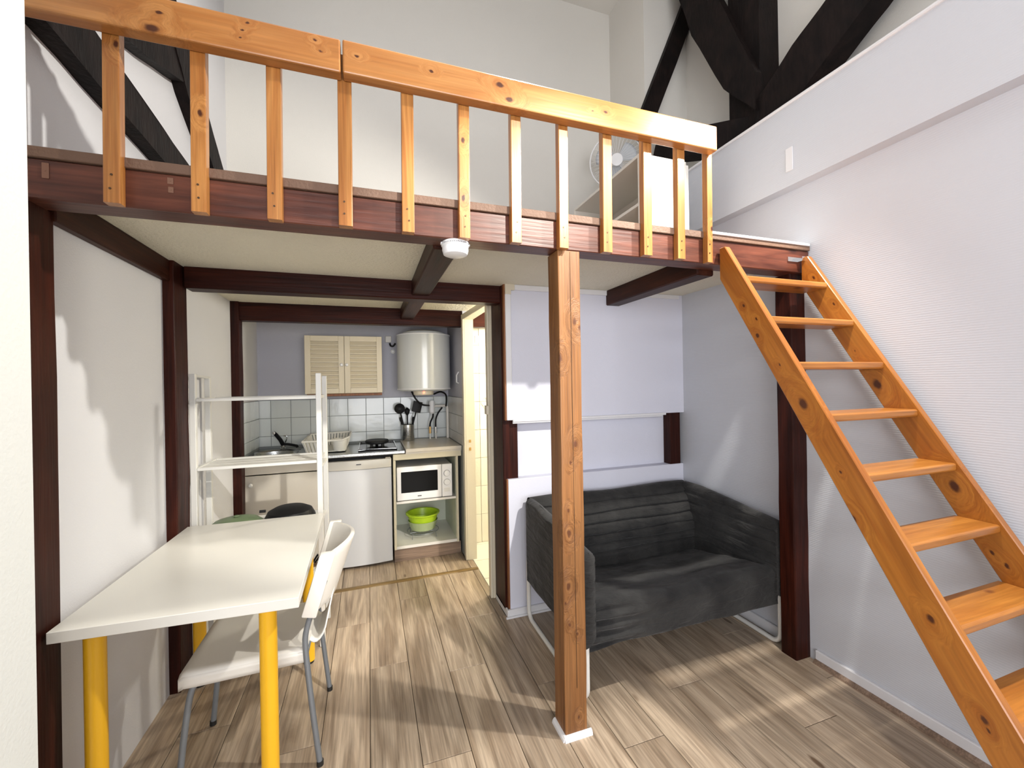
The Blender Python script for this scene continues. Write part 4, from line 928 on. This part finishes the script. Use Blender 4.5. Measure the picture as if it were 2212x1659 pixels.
# ------------------------------------------------------------------ loft furniture
bkc = thing('bookcase', 'low white open bookcase standing on the loft deck behind the balusters', 'bookcase', (1.64, 2.4, 2.135))
X0, X1, Y0, Y1, Z0, Z1 = 1.472, 1.80, 2.00, 2.80, 2.135, 2.748
MB().box(X0, X1, Y0, Y0+0.018, Z0, Z1, 0.001).build('end_panel', 'bookcase', bkc)
MB().box(X0, X1, Y1-0.018, Y1, Z0, Z1, 0.001).build('end_panel', 'bookcase', bkc)
MB().box(X0, X1, Y0+0.018, Y1-0.018, Z1-0.018, Z1, 0.001).build('top', 'bookcase', bkc)
MB().box(X0, X1, Y0+0.018, Y1-0.018, Z0, Z0+0.018, 0.001).build('base', 'bookcase', bkc)
MB().box(X0+0.004, X1-0.01, Y0+0.018, Y1-0.018, 2.457, 2.475, 0.001).build('shelf', 'bookcase', bkc)
MB().box(X1-0.008, X1, Y0+0.018, Y1-0.018, Z0+0.018, Z1-0.018).build('back_panel', 'bookcase', bkc)
wpn = tag(MB().box(1.815, 1.835, 2.02, 2.74, 2.136, 2.742, 0.001).build('white_board', 'bookcase', loc=(1.825, 2.4, 2.136)), 'white board leaning behind the bookcase on the loft', 'board')
# fan
fn_ = thing('pedestal_fan', 'white pedestal fan on the loft, behind the bookcase', 'fan', (1.96, 3.02, 2.135))
fcn = Vector((1.98, 3.0, 3.29)); fax = Vector((-0.45, -0.85, -0.18)).normalized()
MB().lathe([(0, 0.03), (0.17, 0.012), (0.18, 0.0), (0, 0.0)], (1.98, 3.08, 2.136), 36).build('base', 'bulb_white', fn_, smooth=True)
MB().tube([(1.98, 3.09, 2.15), (1.98, 3.09, 3.16), (1.98, 3.085, 3.24)], 0.014, 12).build('pole', 'bulb_white', fn_, smooth=True)
ua = fax.cross(Vector((0, 0, 1))).normalized(); va = ua.cross(fax)
def onring(c, r_, a): return c + ua*(r_*math.cos(a)) + va*(r_*math.sin(a))
MB().tube([fcn-fax*0.20, fcn-fax*0.17, fcn-fax*0.06, fcn-fax*0.03], [0.03, 0.055, 0.06, 0.03], 20).build('motor', 'bulb_white', fn_, smooth=True)
MB().tube([onring(fcn, 0.215, k*PI/24) for k in range(48)], 0.006, 8, closed=True).build('guard_rim', 'bulb_white', fn_, smooth=True)
gw = MB()
for k in range(36):
    a = k*PI/18
    gw.tube([onring(fcn+fax*0.045, 0.04, a), onring(fcn+fax*0.045, 0.12, a), onring(fcn+fax*0.028, 0.19, a), onring(fcn, 0.215, a), onring(fcn-fax*0.05, 0.18, a), onring(fcn-fax*0.055, 0.05, a)], 0.0011, 4)
o = gw.build('guard_wires', 'bulb_white', fn_)
MB().tube([fcn+fax*0.036, fcn+fax*0.05, fcn+fax*0.054], [0.05, 0.048, 0.02], 24).build('guard_badge', 'bulb_white', fn_, smooth=True)
for k in range(3):
    a0 = k*2*PI/3 + 0.5
    def bl(u, v):
        a = a0 + (u-0.5)*(1.35-0.25*v); r_ = 0.03+0.145*v*(1-0.10*(2*u-1)**2)
        return onring(fcn + fax*(0.016*(u-0.5)*2), r_, a)
    b_ = MB().grid(bl, 10, 8).build('blade', 'fan_blade', fn_, smooth=True)
    so = b_.modifiers.new('thickness', 'SOLIDIFY'); so.thickness = 0.003
MB().tube([fcn-fax*0.02, fcn+fax*0.02, fcn+fax*0.026], [0.03, 0.03, 0.012], 20).build('hub', 'bulb_white', fn_, smooth=True)

# ------------------------------------------------------------------ roof timbers
def roof(name, mb, loc, label): return tag(mb.build(name, 'black_timber', loc=loc), label, 'timber')
def rough(mb, seed=0, amp=0.006, cuts=5):
    bmesh.ops.subdivide_edges(mb.bm, edges=mb.bm.edges[:], cuts=cuts, use_grid_fill=True)
    for v in mb.bm.verts:
        p = v.co*5 + Vector((seed, 0, 0))
        n_ = noise.noise_vector(p)*amp + noise.noise_vector(p*4)*amp*0.35
        v.co += n_
    return mb
# left wall group (profiles in Y, Z)
roof('diagonal_brace', rough(MB().prism([(1.52, 2.510), (1.70, 2.505), (1.82, 2.496), (2.34, 2.480), (2.62, 2.47), (2.66, 2.594), (2.38, 2.618), (1.98, 2.653), (1.75, 2.672), (1.52, 2.69)], 'X', -0.925, -0.86), 1, 0.004, 3), (-0.89, 1.9, 2.5), 'black diagonal timber on left wall seen between first balusters')
roof('diagonal_brace', rough(MB().prism([(1.75, 2.71), (1.98, 2.802), (2.19, 2.872), (2.52, 3.0), (2.62, 3.15), (2.34, 3.085), (2.0, 2.99), (1.75, 2.93)], 'X', -0.925, -0.865), 2, 0.004, 3), (-0.89, 2.1, 2.8), 'black upper brace on left wall joining the leaning roof post')
roof('roof_post', rough(MB().prism([(2.0, 3.52), (2.411, 3.121), (2.572, 2.97), (2.973, 2.742), (3.37, 2.14), (3.40, 2.60), (3.15, 2.827), (2.88, 3.02), (2.57, 3.245), (2.2, 3.55)], 'X', -0.925, -0.86), 3, 0.004, 3), (-0.89, 2.8, 2.14), 'black leaning roof timber in far left corner of loft')
# right group
roof('roof_post', rough(MB().box(2.45, 2.63, 2.045, 2.29, 2.885, 4.88), 4, 0.006, 6), (2.53, 2.17, 2.885), 'thick black upright roof post above the boxed white beam')
roof('roof_brace', rough(MB().prism([(2.04, 3.20), (2.29, 3.50), (2.586, 4.117), (2.669, 4.368), (2.83, 4.88), (2.60, 4.88), (2.325, 4.177), (2.106, 3.629), (2.04, 3.45)], 'X', 2.40, 2.46), 5, 0.005, 3), (2.43, 2.4, 3.2), 'black brace rising left from the thick roof post')
roof('roof_brace', rough(MB().prism([(2.06, 3.26), (1.80, 3.44), (1.60, 3.545), (1.10, 3.83), (0.9, 3.70), (1.394, 3.355), (1.642, 3.20), (1.85, 3.06), (2.05, 2.95)], 'X', 2.42, 2.56), 6, 0.005, 3), (2.5, 1.6, 2.95), 'black brace rising right from the thick roof post')
roof('rafter', rough(MB().beam((2.10, 2.86, 3.42), (2.72, 2.86, 4.84), 0.045, 0.135, (1, 0, 0)), 7, 0.004, 5), (2.3, 2.85, 3.4), 'slim black rafter standing behind the left roof brace')
roof('tie_beam', rough(MB().beam((2.50, 2.16, 3.12), (2.25, 2.80, 3.32), 0.12, 0.20, (0, 0, 1)), 8, 0.006, 4), (2.4, 2.4, 3.1), 'stubby black tie beam ending left of the thick roof post')

# narrow wooden ledge on the right wall, at the picture's right edge
wl = thing('wall_ledge', 'narrow brown wooden ledge on right wall at ladder foot', 'ledge', (2.13, 0.5, 0.82))
MB().box(2.112, 2.149, 0.10, 0.815, 0.812, 0.845, 0.002).build('board', 'plinth', wl)
MB().box(2.140, 2.149, 0.10, 0.815, 0.845, 0.853, 0.001).build('edge_strip', 'white_gloss', wl)
